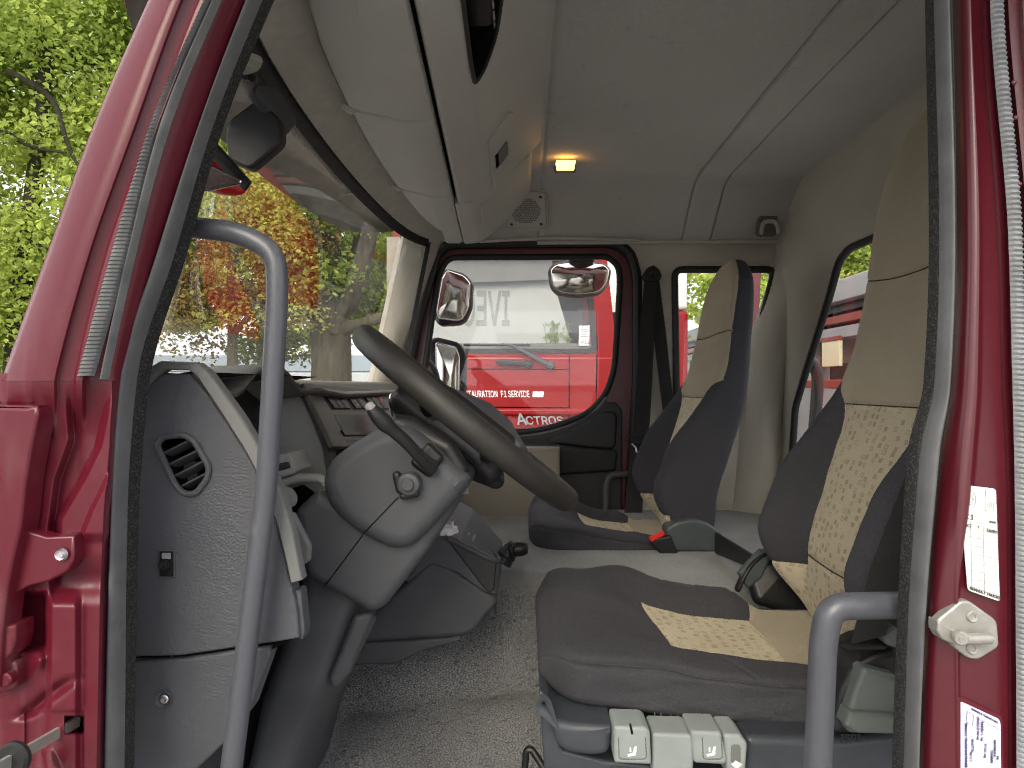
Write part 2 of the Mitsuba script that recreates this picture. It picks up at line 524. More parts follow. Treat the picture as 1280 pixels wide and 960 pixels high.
def dashes(a, b, p):
    """Little brown dashes in staggered columns, woven into the beige cloth."""
    col = dr.floor(a / 0.0105)
    bb = b + cell_rand(col, 3) * 0.02
    row = dr.floor(bb / 0.017)
    u = a / 0.0105 - col + (cell_rand(col, row, 5) - 0.5) * 0.5
    v = bb / 0.017 - row + (cell_rand(col, row, 6) - 0.5) * 0.45
    on = dr.select(cell_rand(col, row, 7) > 0.22, 1.0, 0.0)
    rx, ry = dr.abs(u - 0.5), dr.abs(v - 0.5)
    mark = (1 - smoothstep(0.20, 0.26, rx)) * (1 - smoothstep(0.27, 0.33, ry))
    hollow = (1 - smoothstep(0.08, 0.13, rx)) * (1 - smoothstep(0.14, 0.2, ry)) * dr.select(cell_rand(col, row, 8) > 0.7, 1.0, 0.0)
    m = on * mark * (1 - hollow) * (0.45 + 0.5 * cell_rand(col, row, 9))
    base = mi.Color3f(0.46, 0.405, 0.30) * (0.86 + 0.22 * noise(p.x * 520, p.y * 520, p.z * 520)) * (0.92 + 0.16 * fbm(p.x * 8, p.y * 8, p.z * 8, 2))
    return mix(base, (0.20, 0.132, 0.072), m * 0.62)


mat('m_cloth_print_back', prin(proc(lambda p, n, uv: dashes(uv.x * 0.42, uv.y * 1.12, p)), 0.9, proc(weave, 3e-4), 0.0004, spec=0.12, sheen=0.3))
mat('m_cloth_print_seat', prin(proc(lambda p, n, uv: dashes(p.x * 0.45, p.y * 0.95, p)), 0.9, proc(weave, 3e-4), 0.0004, spec=0.12, sheen=0.3))
mat('m_stitch', prin((0.52, 0.46, 0.33), 0.8))


def mat_pattern(p):
    """The ribbed vinyl floor covering: small pale worms on dark ground."""
    wx = p.x + 0.004 * noise(p.x * 90, p.y * 90, p.z * 90)
    wy = p.y + p.z * 0.8 + 0.006 * noise(p.x * 70 + 5, p.y * 70, p.z * 70)
    d1, d2, c = voronoi(wx / 0.0068, wy / 0.0046)
    return smoothstep(0.05, 0.35, d2 - d1), c


def floor_color(p, n, uv):
    h, c = mat_pattern(p)
    w = fbm(p.x * 5, p.y * 5, p.z * 5, 3)
    flat = smoothstep(-0.565, -0.515, p.z)        # the worn top of the tunnel is smooth and pale
    a = mix((0.075, 0.076, 0.082), (0.36, 0.362, 0.37), h * (0.55 + 0.45 * c)) * (0.72 + 0.55 * w)
    b = mi.Color3f(0.25, 0.25, 0.245) * (0.75 + 0.4 * w) * (0.9 + 0.2 * noise(p.x * 300, p.y * 300, p.z * 300))
    return a * (1 - flat * 0.85) + b * flat * 0.85


mat('m_floor', prin(proc(floor_color), 0.62, proc(lambda p, n, uv: mat_pattern(p)[0], 5e-4), 0.0012, spec=0.35))
mat('m_wheel_rim', prin(proc(lambda p, n, uv: mi.Color3f(0.026, 0.024, 0.023) * (0.8 + 0.5 * fbm(p.x * 18, p.y * 18, p.z * 18, 3))), 0.38,
    proc(lambda p, n, uv: leather(p, n, uv, 560.0), 3e-4), 0.0007, spec=0.5))
mat('m_asphalt', prin(proc(lambda p, n, uv: mi.Color3f(0.20, 0.198, 0.19) * (0.7 + 0.5 * fbm(p.x * 0.8, p.y * 0.8, 0, 4) + 0.25 * noise(p.x * 60, p.y * 60, 0))), 0.85))


def bark(p, n, uv):
    r = noise(p.x * 22, p.y * 22, p.z * 3.0)
    q = fbm(p.x * 40, p.y * 40, p.z * 9, 3)
    return mix((0.055, 0.052, 0.038), (0.16, 0.15, 0.112), r * 0.6 + q * 0.5)


mat('m_bark', prin(proc(bark), 0.9, proc(lambda p, n, uv: noise(p.x * 30, p.y * 30, p.z * 5)), 0.02, spec=0.1))
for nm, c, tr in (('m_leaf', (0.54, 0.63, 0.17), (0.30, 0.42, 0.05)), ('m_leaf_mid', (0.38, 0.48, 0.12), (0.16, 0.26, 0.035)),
                  ('m_leaf_dark', (0.20, 0.29, 0.07), (0.08, 0.14, 0.02)), ('m_leaf_reflected_red', (0.33, 0.20, 0.085), (0.50, 0.17, 0.03)),  # the orange one carries the red truck's reflection as leaf colour
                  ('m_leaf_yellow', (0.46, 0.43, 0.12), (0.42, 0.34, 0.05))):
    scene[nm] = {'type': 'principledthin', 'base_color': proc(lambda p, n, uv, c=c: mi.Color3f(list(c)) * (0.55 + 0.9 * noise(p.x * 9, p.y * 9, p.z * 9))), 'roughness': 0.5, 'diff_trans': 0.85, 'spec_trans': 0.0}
mat('m_stone', prin(speck((0.42, 0.41, 0.39), 0.2, 3), 0.85))
mat('m_fascia', prin(speck((0.32, 0.33, 0.345), 0.15, 2), 0.6))
mat('m_red_stripe', prin((0.27, 0.04, 0.025), 0.45))
mat('m_cream', prin((0.74, 0.68, 0.46), 0.5))
mat('m_shed', prin((0.30, 0.36, 0.42), 0.6))
WTILT = -0.055
mat('m_reflection_gray', prin((0.38, 0.405, 0.39), 0.7))  # added board that imitates a reflection behind the red truck's glass
mat('m_reflected_text', prin((0.23, 0.25, 0.245), 0.7))  # reflected letters, put into the colour
mat('m_plastic_pale', prin(speck((0.52, 0.52, 0.50), 0.08, 7), 0.5))
mat('m_visor_dark', prin((0.12, 0.115, 0.10), 0.6))
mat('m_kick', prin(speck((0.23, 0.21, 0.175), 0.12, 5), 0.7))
mat('m_teal', prin(speck((0.048, 0.060, 0.062), 0.2, 14), 0.45))
mat('m_thread', prin((0.05, 0.045, 0.035), 0.9, spec=0.1))
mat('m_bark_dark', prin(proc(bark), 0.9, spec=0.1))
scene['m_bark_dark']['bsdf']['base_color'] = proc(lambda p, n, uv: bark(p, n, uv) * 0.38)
mat('m_far_wall', prin((0.50, 0.53, 0.55), 0.8))

# ------------------------------------------------------------------ ground
struct('ground', grid([[[x, y, GROUND] for x in (-200, 0, 200)] for y in (-200, 0, 300)], flip=True), 'm_asphalt', smooth=False)

# ------------------------------------------------------------------ the cab's own body
cab = thing('truck_cab', 'dark red truck cab seen through its open door, with beige lined walls and roof', 'truck cab')
NEAR, FAR = 0.85, 2.85

# roof lining: flat, bending down to the far wall (and to the near one)
prof = [(2.86, .574), (2.84, .577), (2.80, .592), (2.74, .637), (2.67, .694), (2.60, .737), (2.54, .7515), (2.48, .753)]
prof = smooth_path(prof, 26)
prof = np.vstack([prof, [(1.85, .757)], [(3.70 - y, z) for y, z in prof[::-1]]])
xs = np.concatenate([[.05], np.linspace(.06, 1.0, 40)])


def ribbed(x, y, z):
    k = 0.0
    if .622 <= x <= .725:
        k = -0.006
    for g in (.618, .729):
        k += .009 * math.exp(-((x - g) / .003) ** 2)
    k += .006 * math.exp(-((x - .058) / .006) ** 2)
    dy = 1.0 if 2.55 < y < 2.86 else 0.0
    t = np.clip((y - 2.5) / 0.2, 0, 1) if y > 1.85 else np.clip((1.2 - y) / .2, 0, 1) * -1
    return [x, y + k * t, z + k * (1 - abs(t) * .5)]


xs = np.sort(np.concatenate([np.linspace(-.50, .60, 22), [.045, .052, .055, .058, .061, .064, .071], np.linspace(.608, .628, 13), [.67], np.linspace(.719, .739, 13), np.linspace(.76, 1.0, 6)]))
obj('roof_lining', grid([[ribbed(x, y, z) for y, z in prof] for x in xs]), 'm_headliner', cab, smooth=40)
# outer roof skin
obj('roof', box([0.28, 1.85, 0.85], [1.6, 2.04, 0.12], 0.05), 'm_maroon_body', cab)
for px, py in ((996, 88), (1120, 137), (918, 180)):
    y0 = 887 * .7535 / (482 - py)
    c = P(px, py, y0)
    obj('plug', lathe([(0.001, -.001), (.011, -.001), (.0125, 0.001), (.0125, .006), (.001, .006)], [c[0], c[1], .7485 if .62 < c[0] < .73 else .7545], [0, 0, 1], 20), 'm_console', cab)

# far wall with door opening and quarter window
hole_door = [(503, 500), (522, 400), (546, 314), (562, 304), (768, 302), (789, 315), (797, 345), (797, 470), (789, 600), (782, 704), (500, 704)]
hole_door_w = rounded2([XZ(x, y, FAR) for x, y in hole_door], [0, .03, .03, .02, .05, .04, .03, .05, .05, 0, 0])
win_side = [(843, 337), (968, 337), (922, 520), (846, 520)]
win_side_w = rounded2([XZ(x, y, FAR) for x, y in win_side], .035)
outer = [(-.56, -.95), (1.0, -.95), (1.0, .60), (-.56, .60)]
obj('side_wall', plate_with_holes(outer, [hole_door_w, win_side_w], [0, FAR, 0], [1, 0, 0], [0, 0, 1], 0.05), 'm_wall', cab, smooth=False)
obj('side_window_seal', tube([[x, FAR - .002, z] for x, z in win_side_w], .014, 10, closed=True), 'm_rubber', cab)
obj('side_window', window_pane(win_side_w, [0, FAR + .03, 0], [1, 0, 0], [0, 0, 1]), 'm_glass', cab, smooth=False)
# trim rail where lining and wall meet
obj('trim_rail', tube(smooth_path([[.05, 2.835, .572], [.5, 2.835, .572], [1.0, 2.83, .572]], 20), .009, 10), 'm_header', cab)
obj('trim_rail', tube(round_path([P(600, 302, 2.80), P(690, 297, 2.80), P(800, 300, 2.80)], .03), .006, 8), 'm_header', cab)

# rear wall with window
BX = 1.0
wr = [(2.70, -.30), (2.66, -.08), (2.56, .05), (2.37, .285), (2.29, .40), (2.22, .425), (1.30, .425), (1.2, .40), (1.1, -.30)]
wr2 = rounded2(wr, [.02, .02, .02, .02, .05, .03, .05, .05, .05])
# plane: U = +y, V = z, U x V = +x ; face towards -x
ow = [(0.85, -.95), (2.88, -.95), (2.88, .76), (0.85, .76)]
obj('rear_wall', plate_with_holes(ow, [wr2], [BX + .014, 0, 0], [0, 1, 0], [0, 0, 1], 0.014), 'm_wall', cab, smooth=False)
obj('rear_window_seal', tube([[BX + .004, y, z] for y, z in wr2], .013, 10, closed=True), 'm_rubber', cab)
obj('rear_window', window_pane(wr2, [BX + .010, 0, 0], [0, 1, 0], [0, 0, 1]), 'm_glass_rear', cab, smooth=False)
# bright rounded corner post between the two windows
cpl = rail([300, 345, 450, 580, 760], [975, 966, 934, 922, 905], [2.83, 2.84, 2.846, 2.846, 2.846])
cpr = rail([300, 345, 450, 580, 760], [1016, 1004, 982, 972, 970], [2.66, 2.70, 2.75, 2.77, 2.77])
cpe = rail([300, 345, 450, 580, 760], [1024, 1012, 992, 984, 984], [2.66, 2.72, 2.78, 2.80, 2.80])
rows = np.linspace(296, 760, 40)
a_, b_, c_ = cpl(rows), cpr(rows), cpe(rows)
sm = np.linspace(0, 1, 9)
A = a_[:, None] * (1 - sm)[None, :, None] + b_[:, None] * sm[None, :, None]
A[..., 1] -= .035 * np.sin(np.pi * sm)[None]
A = np.concatenate([a_[:, None] + [-.004, .03, 0], A, c_[:, None] + [.02, .05, 0]], 1)
obj('corner_post', grid(A), 'm_wall', cab, smooth=60)
obj('vent_panel', box(P(948, 668, 2.45) + np.array([.05, 0, 0]), [.02, .10, .10], .006), 'm_plastic_dark', cab)

# outer skin that the open door leaves in view from further aside
obj('front_panel', box([-.80, 1.85, -.62], [.07, 2.0, 1.02], .03), 'm_maroon_body', cab)
obj('front_corner', box([-.735, .83, -.62], [.20, .05, 1.02], .015), 'm_maroon_body', cab)
obj('door_header', box([.27, .822, .72], [1.55, .042, .15], .012), 'm_maroon_body', cab)
obj('far_skin', box([-.66, 2.885, -.55], [.22, .04, .90], .012), 'm_maroon_body', cab)

# floor, tunnel: one sheet (x along the cab, profile across)
def floor_point(x, s):
    # s runs across the cab: 0 near sill .. 1 far side
    y = 0.9 + s * 1.95
    t0 = 1.70 + 0.10 * np.clip((x + .35) / .3, 0, 1) - .17 * np.clip((x + .02) / .25, 0, 1)
    rise = np.clip((y - t0) / .13, 0, 1)
    rise = np.sin(rise * np.pi / 2) ** 1.3
    zt = -.497
    front = np.clip((-x - .10) / .25, 0, 1)
    z0 = -.775 + .03 * np.clip((x + .1) / .2, 0, 1) + .16 * np.clip((-x - .42) / .2, 0, 1)
    z = z0 + (zt - z0) * rise
    z += .006 * math.sin(x * 17 + y * 9) * (1 - rise) + .012 * np.exp(-((y - t0) / .05) ** 2) * math.sin(x * 21)
    return [x, y, z]


obj('floor_mat', grid([[floor_point(x, s) for s in np.linspace(0, 1, 110)] for x in np.linspace(-.75, 1.0, 90)]), 'm_floor', cab, smooth=True)
obj('door_sill', box([0.0, .90, -.90], [1.1, .10, .12], .01), 'm_plastic_dark', cab)
obj('underbody', box([0.2, 1.85, -1.02], [1.6, 1.96, .14], .01), 'm_black', cab)
# beige panel low on the far side of the footwell
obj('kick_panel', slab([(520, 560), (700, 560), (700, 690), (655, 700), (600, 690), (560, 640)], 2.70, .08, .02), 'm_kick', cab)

# far windscreen pillar, lined in pale plastic
fp = []
for py in np.linspace(285, 500, 16):
    t = (py - 285) / 200
    xl = 507 - 44 * t
    xr = 560 - 70 * t
    a, b = P(xl, py, 2.775), P(xr, py, 2.845)
    mid = [a * (1 - s) + b * s - np.array([0, .022 * math.sin(math.pi * s), 0]) for s in np.linspace(0, 1, 8)]
    fp.append([a + np.array([-.03, .06, 0])] + mid + [b + np.array([0, .05, 0])])
obj('pillar_trim', grid(fp), 'm_trim_beige', cab, smooth=50)

# windscreen, leaning, slightly curved; black border band and its fringe
def ws(Y, t):
    """t = 0 at the roof header .. 1 at the dash"""
    k = (Y - 1.85) / 0.93
    edge = .055 * k * k + .05 * abs(k) ** 8
    xt, zt = -.487 + edge, .562 - .0 * abs(k) ** 6
    xb, zb = -.74 + edge * 2.2, -.10
    return np.array([xt + (xb - xt) * t, Y, zt + (zb - zt) * t])


Ys = np.linspace(.93, 2.775, 40)
obj('windscreen', grid([[ws(Y, t) for t in np.linspace(0, 1, 12)] for Y in Ys]), 'm_glass_front', cab, smooth=True)
obj('windscreen_border', grid([[ws(Y, t) + np.array([.004, 0, 0]) for t in (-.03, .028)] for Y in Ys]), 'm_black', cab, smooth=True)
obj('windscreen_border', grid([[ws(2.775, t) + np.array([d, -.0005, 0]) for d in (-.004, .014)] for t in np.linspace(0, 1, 10)]), 'm_black', cab, smooth=True)
fr = []
for Y in np.arange(1.0, 1.9, .0075):
    a, b = ws(Y, .028) + np.array([.004, 0, 0]), ws(Y, .028 + .05 * np.clip((1.75 - Y) / .5, .25, 1)) + np.array([.003, 0, 0])
    w = np.array([0, .0018, 0])
    fr.append(trimesh.Trimesh([a - w, a + w, b + w * .5, b - w * .5], [[0, 1, 2], [0, 2, 3]], process=False))
obj('border_fringe', cat(fr), 'm_black', cab, smooth=False, kind='stuff')
# header above it
hd = []
for Y in np.linspace(.80, 2.80, 40):
    a = ws(Y, -.02)
    k = (Y - 1.85) / .93
    hd.append([a + np.array([-.01, 0, .02]), a + np.array([.012, 0, -.004]), a + np.array([.035, 0, .010]), a + np.array([.075, 0, .030]), a + np.array([.115, 0, .042]), a + np.array([.13, 0, .10])])
obj('windscreen_header', grid(hd), 'm_header', cab, smooth=60)

# outside sun visor of smoked plastic above the windscreen
def visor(Y, t):
    k = (Y - 1.82) / 0.99
    e = abs(k) ** 5
    top = ws(np.clip(Y, .9, 2.78), -.03) + np.array([-.03, 0, .06])
    if k < 0:
        e = .25 * e
    drop = np.array([-.155 + .10 * e + .02 * abs(k), 0, -.115 + .11 * e])
    return np.array([top[0], Y, top[2]]) + drop * t + np.array([-.03, 0, .012]) * math.sin(math.pi * t)


vis = [[visor(Y, t) for t in np.linspace(0, 1, 10)] for Y in np.linspace(.76, 2.80, 50)]
vis2 = [[p + np.array([-.002, 0, .005]) for p in r[::-1]] for r in vis]
obj('sun_visor', loft(np.array([a + b for a, b in zip(vis, vis2)])), 'm_visor', cab, smooth=50)
for (px, py, Y) in ((435, 243, 2.15), (308, 88, 1.08)):
    c = P(px, py, Y)
    obj('visor_bracket', lathe([(.001, 0), (.012, 0), (.014, .004), (.024, .006), (.028, .012), (.001, .013)], c, [-.3, 0, 1], 20), 'm_visor', cab)

# front mirror hanging outside the windscreen: dark arm, black back plate, red edged bowl
mirror = cab + '__front_mirror'
obj('front_mirror', slab([(285, 150), (322, 122), (352, 150), (352, 178), (312, 212), (285, 200), (281, 172)], 1.28, .03, .006, .012, back=True), 'm_plastic_black', cab)
obj('arm', hull([P(306, 100, 1.22), P(318, 118, 1.25), P(355, 160, 1.34), P(362, 150, 1.36), P(330, 98, 1.30)], .012), 'm_plastic_dark', mirror)
obj('bolt', lathe([(.001, 0), (.006, 0), (.007, .003), (.001, .004)][::-1], P(314, 97, 1.19), [0, 1, 0], 14), 'm_rubber', mirror)
bowl = []
for t in np.linspace(0, 1, 14):
    q = P(262 + 46 * t - 30 * (1 - t), 205 + 24 * t - 12 * (1 - t), 1.12)
    w = .052 * math.sqrt(max(1e-4, 1 - t ** 2.2)) + .0015
    ring = []
    for a in np.linspace(0, 2 * np.pi, 20, endpoint=False):
        ring.append(q + np.array([.012 * math.sin(a) * -.3, .6 * w * math.cos(a), w * math.sin(a) * (0.85 if math.sin(a) < 0 else .55)]))
    bowl.append(ring)
obj('bowl', loft(bowl), 'm_red_lens', mirror, smooth=60)
obj('glass', hull([P(232, 200, 1.06), P(262, 208, 1.06), P(300, 227, 1.06), P(262, 236, 1.06), P(225, 236, 1.06)], .004), 'm_mirror', mirror)
obj('rim', hull([P(262, 172, 1.06), P(312, 228, 1.06), P(306, 236, 1.07), P(255, 185, 1.07)], .003), 'm_plastic_black', mirror)

# ---- near windscreen pillar: pressed steel, painted
R = [-60, 0, 160, 320, 473]
rowsA = np.linspace(-220, 476, 76)
a0 = rail(R, [213, 185, 115, 57, 2], .80)
a0b = rail(R, [230, 203, 133, 75, 20], 1.02)
a0c = rail(R, [217, 190, 121, 64, 9], .786)
a1a = rail(R, [240, 212, 148, 88, 40], .772)
a1 = rail(R, [254, 226, 167, 110, 68], .777)
a1b = rail(R, [257, 229, 170, 113, 71], .785)
a2 = rail(R, [275, 246, 187, 130, 92], .790)
a3a = rail(R, [279, 250, 190, 133, 95], .781)
a3 = rail(R, [289, 260, 196, 141, 103], .782)
a4 = rail(R, [293, 264, 200, 146, 108], .796)
a5 = rail(R, [312, 281, 216, 172, 140], .803)
a6 = rail(R, [338, 309, 250, 196, 153], .829)
a7 = rail(R, [343, 314, 256, 202, 158], .860)
obj('windscreen_pillar', relief([a0b, a0, a0c, a1a, a1, a1b, a2, a3a, a3, a4, a5, a6, a7], rowsA), 'm_maroon', cab, smooth=50)
# corrugated rubber strip and the smooth gutter strip beside it
ca = rail(R, [286, 259, 190, 140, 98], .782)
cb = rail(R, [295, 268, 201, 161, 119], .790)
rc = np.linspace(-60, 470, 430)
A = ca(rc)[:, None] * (1 - np.linspace(0, 1, 7))[None, :, None] + cb(rc)[:, None] * np.linspace(0, 1, 7)[None, :, None]
ph = (np.arange(len(rc)) % 4 < 2)
A[..., 1] -= (.006 + .0025 * ph[:, None]) * np.sqrt(np.maximum(0, 1 - np.linspace(-1, 1, 7) ** 2))[None] + .002
obj('corrugated_strip', grid(A), 'm_corrugated', cab, smooth=False)
ga = rail(R, [295, 268, 201, 161, 127], .786)
gb = rail(R, [307, 279, 214, 171, 138], .796)
obj('gutter_strip', between(ga, gb, np.linspace(-60, 474, 60), .006, 7, .002), 'm_corrugated', cab, smooth=60)

# ---- lower door pillar with hinge pocket: a pressed sheet worked as a height field
gx, gy = np.linspace(0, 1, 240), np.linspace(466, 1010, 400)
GX, GY = np.meshgrid(gx, gy)
GX = -40 + GX * (np.interp(GY, [470, 560, 640, 760, 1010], [158, 153, 146, 141, 136]) + 40)


def sst(a, b, x):
    t = np.clip((x - a) / (b - a), 0, 1)
    return t * t * (3 - 2 * t)


def seg(x, pts):
    return np.interp(x, [p[0] for p in pts], [p[1] for p in pts])


D = .800 + 0 * GX
# door side flange, turning in at the seal
edge = seg(GY, [(470, 152), (560, 148), (640, 141), (760, 136), (1010, 131)])
D += .045 * sst(-12, 2, GX - edge)
# long valley from the pillar foot running down right to the seal
v1 = seg(GY, [(470, 78), (550, 84), (600, 66), (660, 58), (760, 60), (1010, 60)])
v2 = seg(GY, [(470, 104), (560, 100), (620, 76), (660, 66), (760, 74), (1010, 74)])
D += .018 * sst(0, 10, GX - v1) * (1 - sst(715, 760, GY))
v3 = seg(GY, [(470, 140), (560, 120), (600, 100), (650, 70), (720, 70)])
D -= .016 * sst(-3, 8, GX - v3) * (1 - sst(690, 740, GY))
v4 = seg(GY, [(470, 170), (590, 136), (640, 112), (670, 100), (1010, 100)])
D -= .010 * sst(-2, 5, GX - v4) * sst(560, 600, GY) * (1 - sst(665, 680, GY))
# shut line at the top of the wing panel
D += .006 * np.exp(-((GY - 506) / 2.2) ** 2) * (1 - sst(40, 48, GX))
# dent below its corner
D += .008 * np.exp(-(((GX - 55) - (GY - 530) * .5) / 4) ** 2 - ((GY - 528) / 14) ** 2)
# lower column face, raised; pocket
pocket = sst(18, 24, GX) * (1 - sst(54, 60, GX)) * sst(738, 748, GY) * (1 - sst(800, 818, GY))
D += .032 * pocket
D -= .012 * sst(56, 66, GX) * sst(735, 760, GY) * (1 - sst(92, 104, GX))
ramp = np.exp(-(((GX - 48) + (GY - 838) * .12) / 9) ** 2 - ((GY - 826) / 11) ** 2)
D -= .016 * ramp
rub = np.exp(-(((GX - 62) + (GY - 870) * 1.2) / 12) ** 2) * sst(840, 860, GY) * (1 - sst(885, 905, GY))
D += .012 * rub
D += .004 * sst(30, 34, GX) * sst(886, 892, GY) * (1 - sst(100, 106, GX))
D -= .014 * np.exp(-(((GX - 62) - (GY - 945) * .45) / 6) ** 2 - ((GY - 950) / 14) ** 2)
# slot of the check strap
slot = sst(80, 83, GX) * (1 - sst(103, 106, GX)) * sst(894, 897, GY) * (1 - sst(914, 918, GY))
D += .035 * slot
D += .002 * meshkit.fbm(np.stack([GX * .03, GY * .02, GX * 0], -1), 3)
pil = [(r_.__call__(np.array([473.0]))[0]) for r_ in (a0, a0c, a1a, a1, a1b, a2, a3a, a3, a4, a5, a6, a7)]
pilx = [640 + F * (q @ _r) / (q @ _f) for q in pil]
Dp = np.interp(GX, pilx, [q[1] for q in pil])
wt = 1 - sst(476, 545, GY)
D = D * (1 - wt) + (Dp + .0015) * wt
pts = np.array([[P(x, y, d) for x, y, d in zip(r0, r1, r2)] for r0, r1, r2 in zip(GX, GY, D)])
obj('hinge_pillar', grid(pts), 'm_maroon', cab, smooth=28)
hp = cab + '__hinge_pillar'
obj('slot_lining', slab([(83, 897), (103, 897), (103, 915), (83, 915)], .832, .01, .001), 'm_dark_gap', hp)
# wing panel end with its cut edge, bolt plate, hinge
obj('wing_panel', slab([(-45, 509), (30, 510), (46, 507), (47, 520), (40, 555), (32, 600), (28, 640), (26, 655), (16, 700), (8, 740), (2, 790), (-2, 860), (-45, 860)], .768, .03, .004), 'm_maroon', cab)
obj('bolt_plate', slab([(22, 640), (27, 655), (34, 664), (58, 671), (92, 670), (92, 700), (84, 714), (60, 727), (36, 733), (18, 742), (6, 755), (-5, 770), (-5, 640)], .783, .02, .003), 'm_maroon', cab)
bp = cab + '__bolt_plate'
obj('bolt', lathe([(.001, -.003), (.003, -.003), (.0032, -.001), (.0058, -.0035), (.0066, -.002), (.0075, 0), (.001, .002)], P(77, 693, .780), [0, 1, 0], 24), 'm_steel', bp)
obj('door_hinge', [slab([(-20, 783), (19, 781), (19, 800), (14, 818), (2, 828), (-20, 832)], .775, .03, .004, .003), slab([(-5, 830), (18, 826), (21, 838), (20, 858), (10, 866), (-5, 868)], .785, .03, .004, .004),
    lathe([(.001, -.002), (.006, -.002), (.008, 0), (.008, .01), (.001, .01)], P(6, 850, .775), [0, 1, 0], 20)], 'm_maroon', cab)
# door check strap
a, b = P(98, 901, .828), P(-6, 962, .70)
obj('check_strap', sweep([(.006, -.0022), (.006, .0022), (-.006, .0022), (-.006, -.0022)], np.array([a + (b - a) * t for t in np.linspace(0, 1, 6)]), [0, 0, 1]), 'm_zinc', cab, smooth=False)
d = (b - a) / np.linalg.norm(b - a)
obj('buffer', lathe([(.001, 0), (.015, 0), (.0175, .003), (.0175, .008), (.015, .011), (.001, .011)], a + d * .098, d, 26), 'm_rubber', cab + '__check_strap')

# ---- rubber door seal round the opening, near side, front
S_ = [-60, 0, 160, 320, 473, 640, 960, 1010]
s0 = rail(S_, [338, 312, 252, 199, 154, 143, 134, 133], .835)
s1 = rail(S_, [357, 330, 267, 219, 173, 161, 157, 156], .848)
s2 = rail(S_, [370, 343, 279, 233, 188, 174, 168, 167], .870)
rowsS = np.linspace(-220, 1010, 170)
obj('door_seal', between(s0, s1, rowsS, .017, 12), 'm_seal', cab, smooth=70)
obj('door_seal_edge', between(s1, s2, rowsS, .008, 8), 'm_seal_fleece', cab, smooth=70)
obj('door_seal_lip', between(rail(S_, [335, 309, 249, 196, 151, 140, 132, 131], .833), rail(S_, [341, 315, 255, 202, 157, 145, 136, 135], .838), rowsS, .006, 6), 'm_rubber', cab, smooth=70)

# ---- rear door pillar
Q = [-60, 0, 300, 480, 560, 620, 760, 960, 1010]
t0 = rail(Q, [1155, 1156, 1161, 1154, 1135, 1130, 1122, 1115, 1114], .875)
t1 = rail(Q, [1164, 1165, 1172, 1166, 1149, 1144, 1134, 1128, 1127], .860)
t2 = rail(Q, [1181, 1183, 1190, 1184, 1172, 1166, 1154, 1145, 1144], .848)
t3 = rail(Q, [1188, 1190, 1195, 1188, 1176, 1170, 1158, 1148, 1147], .842)
rowsQ = np.linspace(-220, 1010, 170)
obj('door_seal_edge', between(t0, t1, rowsQ, .008, 8), 'm_seal_fleece', cab, smooth=70)
obj('door_seal', between(t1, t2, rowsQ, .016, 12), 'm_seal', cab, smooth=70)
obj('door_seal_lip', between(rail(Q, [1180, 1182, 1189, 1183, 1171, 1165, 1153, 1144, 1143], .846), t3, rowsQ, .004, 5), 'm_rubber', cab, smooth=70)
def arc_rail(ra, rb, t, bulge):
    return lambda rows: ra(rows) * (1 - t) + rb(rows) * t - np.array([0, bulge * math.sin(math.pi * t), 0])


p0 = rail(Q, [1186, 1188, 1193, 1186, 1174, 1168, 1156, 1146, 1145], .872)
p1 = rail(Q, [1193, 1195, 1199, 1192, 1181, 1174, 1162, 1153, 1152], .846)
p2 = rail(Q, [1200, 1201, 1208, 1203, 1196, 1192, 1174, 1170, 1169], .832)
p3 = rail(Q, [1203, 1205, 1212, 1208, 1201, 1196, 1190, 1193, 1194], .826)
p4 = rail(Q, [1213, 1214, 1226, 1224, 1219, 1214, 1197, 1199, 1200], .826)
p5 = rail(Q, [1216, 1218, 1230, 1229, 1224, 1219, 1203, 1205, 1206], .833)
p6 = rail(Q, [1225, 1226, 1247, 1252, 1256, 1258, 1259, 1260, 1260], .834)
p7 = rail(Q, [1228, 1229, 1251, 1256, 1260, 1262, 1263, 1264, 1264], .827)
p8 = rail(Q, [1234, 1236, 1256, 1260, 1264, 1266, 1266, 1267, 1267], .829)
p9 = rail(Q, [1238, 1240, 1260, 1264, 1268, 1270, 1270, 1271, 1271], .842)
p10 = rail(Q, [1252, 1254, 1278, 1280, 1284, 1286, 1286, 1286, 1286], .842)
p11 = rail(Q, [1258, 1260, 1284, 1288, 1292, 1294, 1294, 1294, 1294], .822)
p12 = rail(Q, [1272, 1274, 1294, 1300, 1304, 1306, 1306, 1306, 1306], .820)
p13 = rail(Q, [1276, 1278, 1298, 1304, 1308, 1310, 1310, 1310, 1310], .812)
p14 = rail(Q, [1800] * 9, .80)
obj('door_pillar', relief([p0, p1, p2, p3] + [arc_rail(p3, p4, t, .005) for t in (.2, .4, .6, .8)] + [p4, p5, p6, p7, p8, p9, p10, p11, p12, p13, p14], rowsQ), 'm_maroon_clean', cab, smooth=48)
ca = rail(Q, [1235, 1236, 1259, 1264, 1266, 1267, 1268, 1269, 1269], .822)
cb = rail(Q, [1250, 1251, 1275, 1279, 1281, 1282, 1283, 1284, 1284], .822)
rc = np.linspace(-220, 1010, 1150)
n7 = np.linspace(0, 1, 8)
A = ca(rc)[:, None] * (1 - n7)[None, :, None] + cb(rc)[:, None] * n7[None, :, None]
A[..., 1] -= (.008 + .002 * np.sin(np.arange(len(rc)) * 1.05)[:, None]) * np.sqrt(np.maximum(0, 1 - (2 * n7 - 1) ** 2))[None] + .002
obj('corrugated_tube', grid(A), 'm_corr_light', cab, smooth=60)
for py in (103, 147, 230, 300):
    c = P(float(np.interp(py, [0, 300], [1262, 1279])), py, .815)
    obj('spot_weld', lathe([(.001, -.0015), (.002, -.001), (.003, .0005), (.001, .001)], c, [0, 1, 0], 12), 'm_maroon_clean', cab)

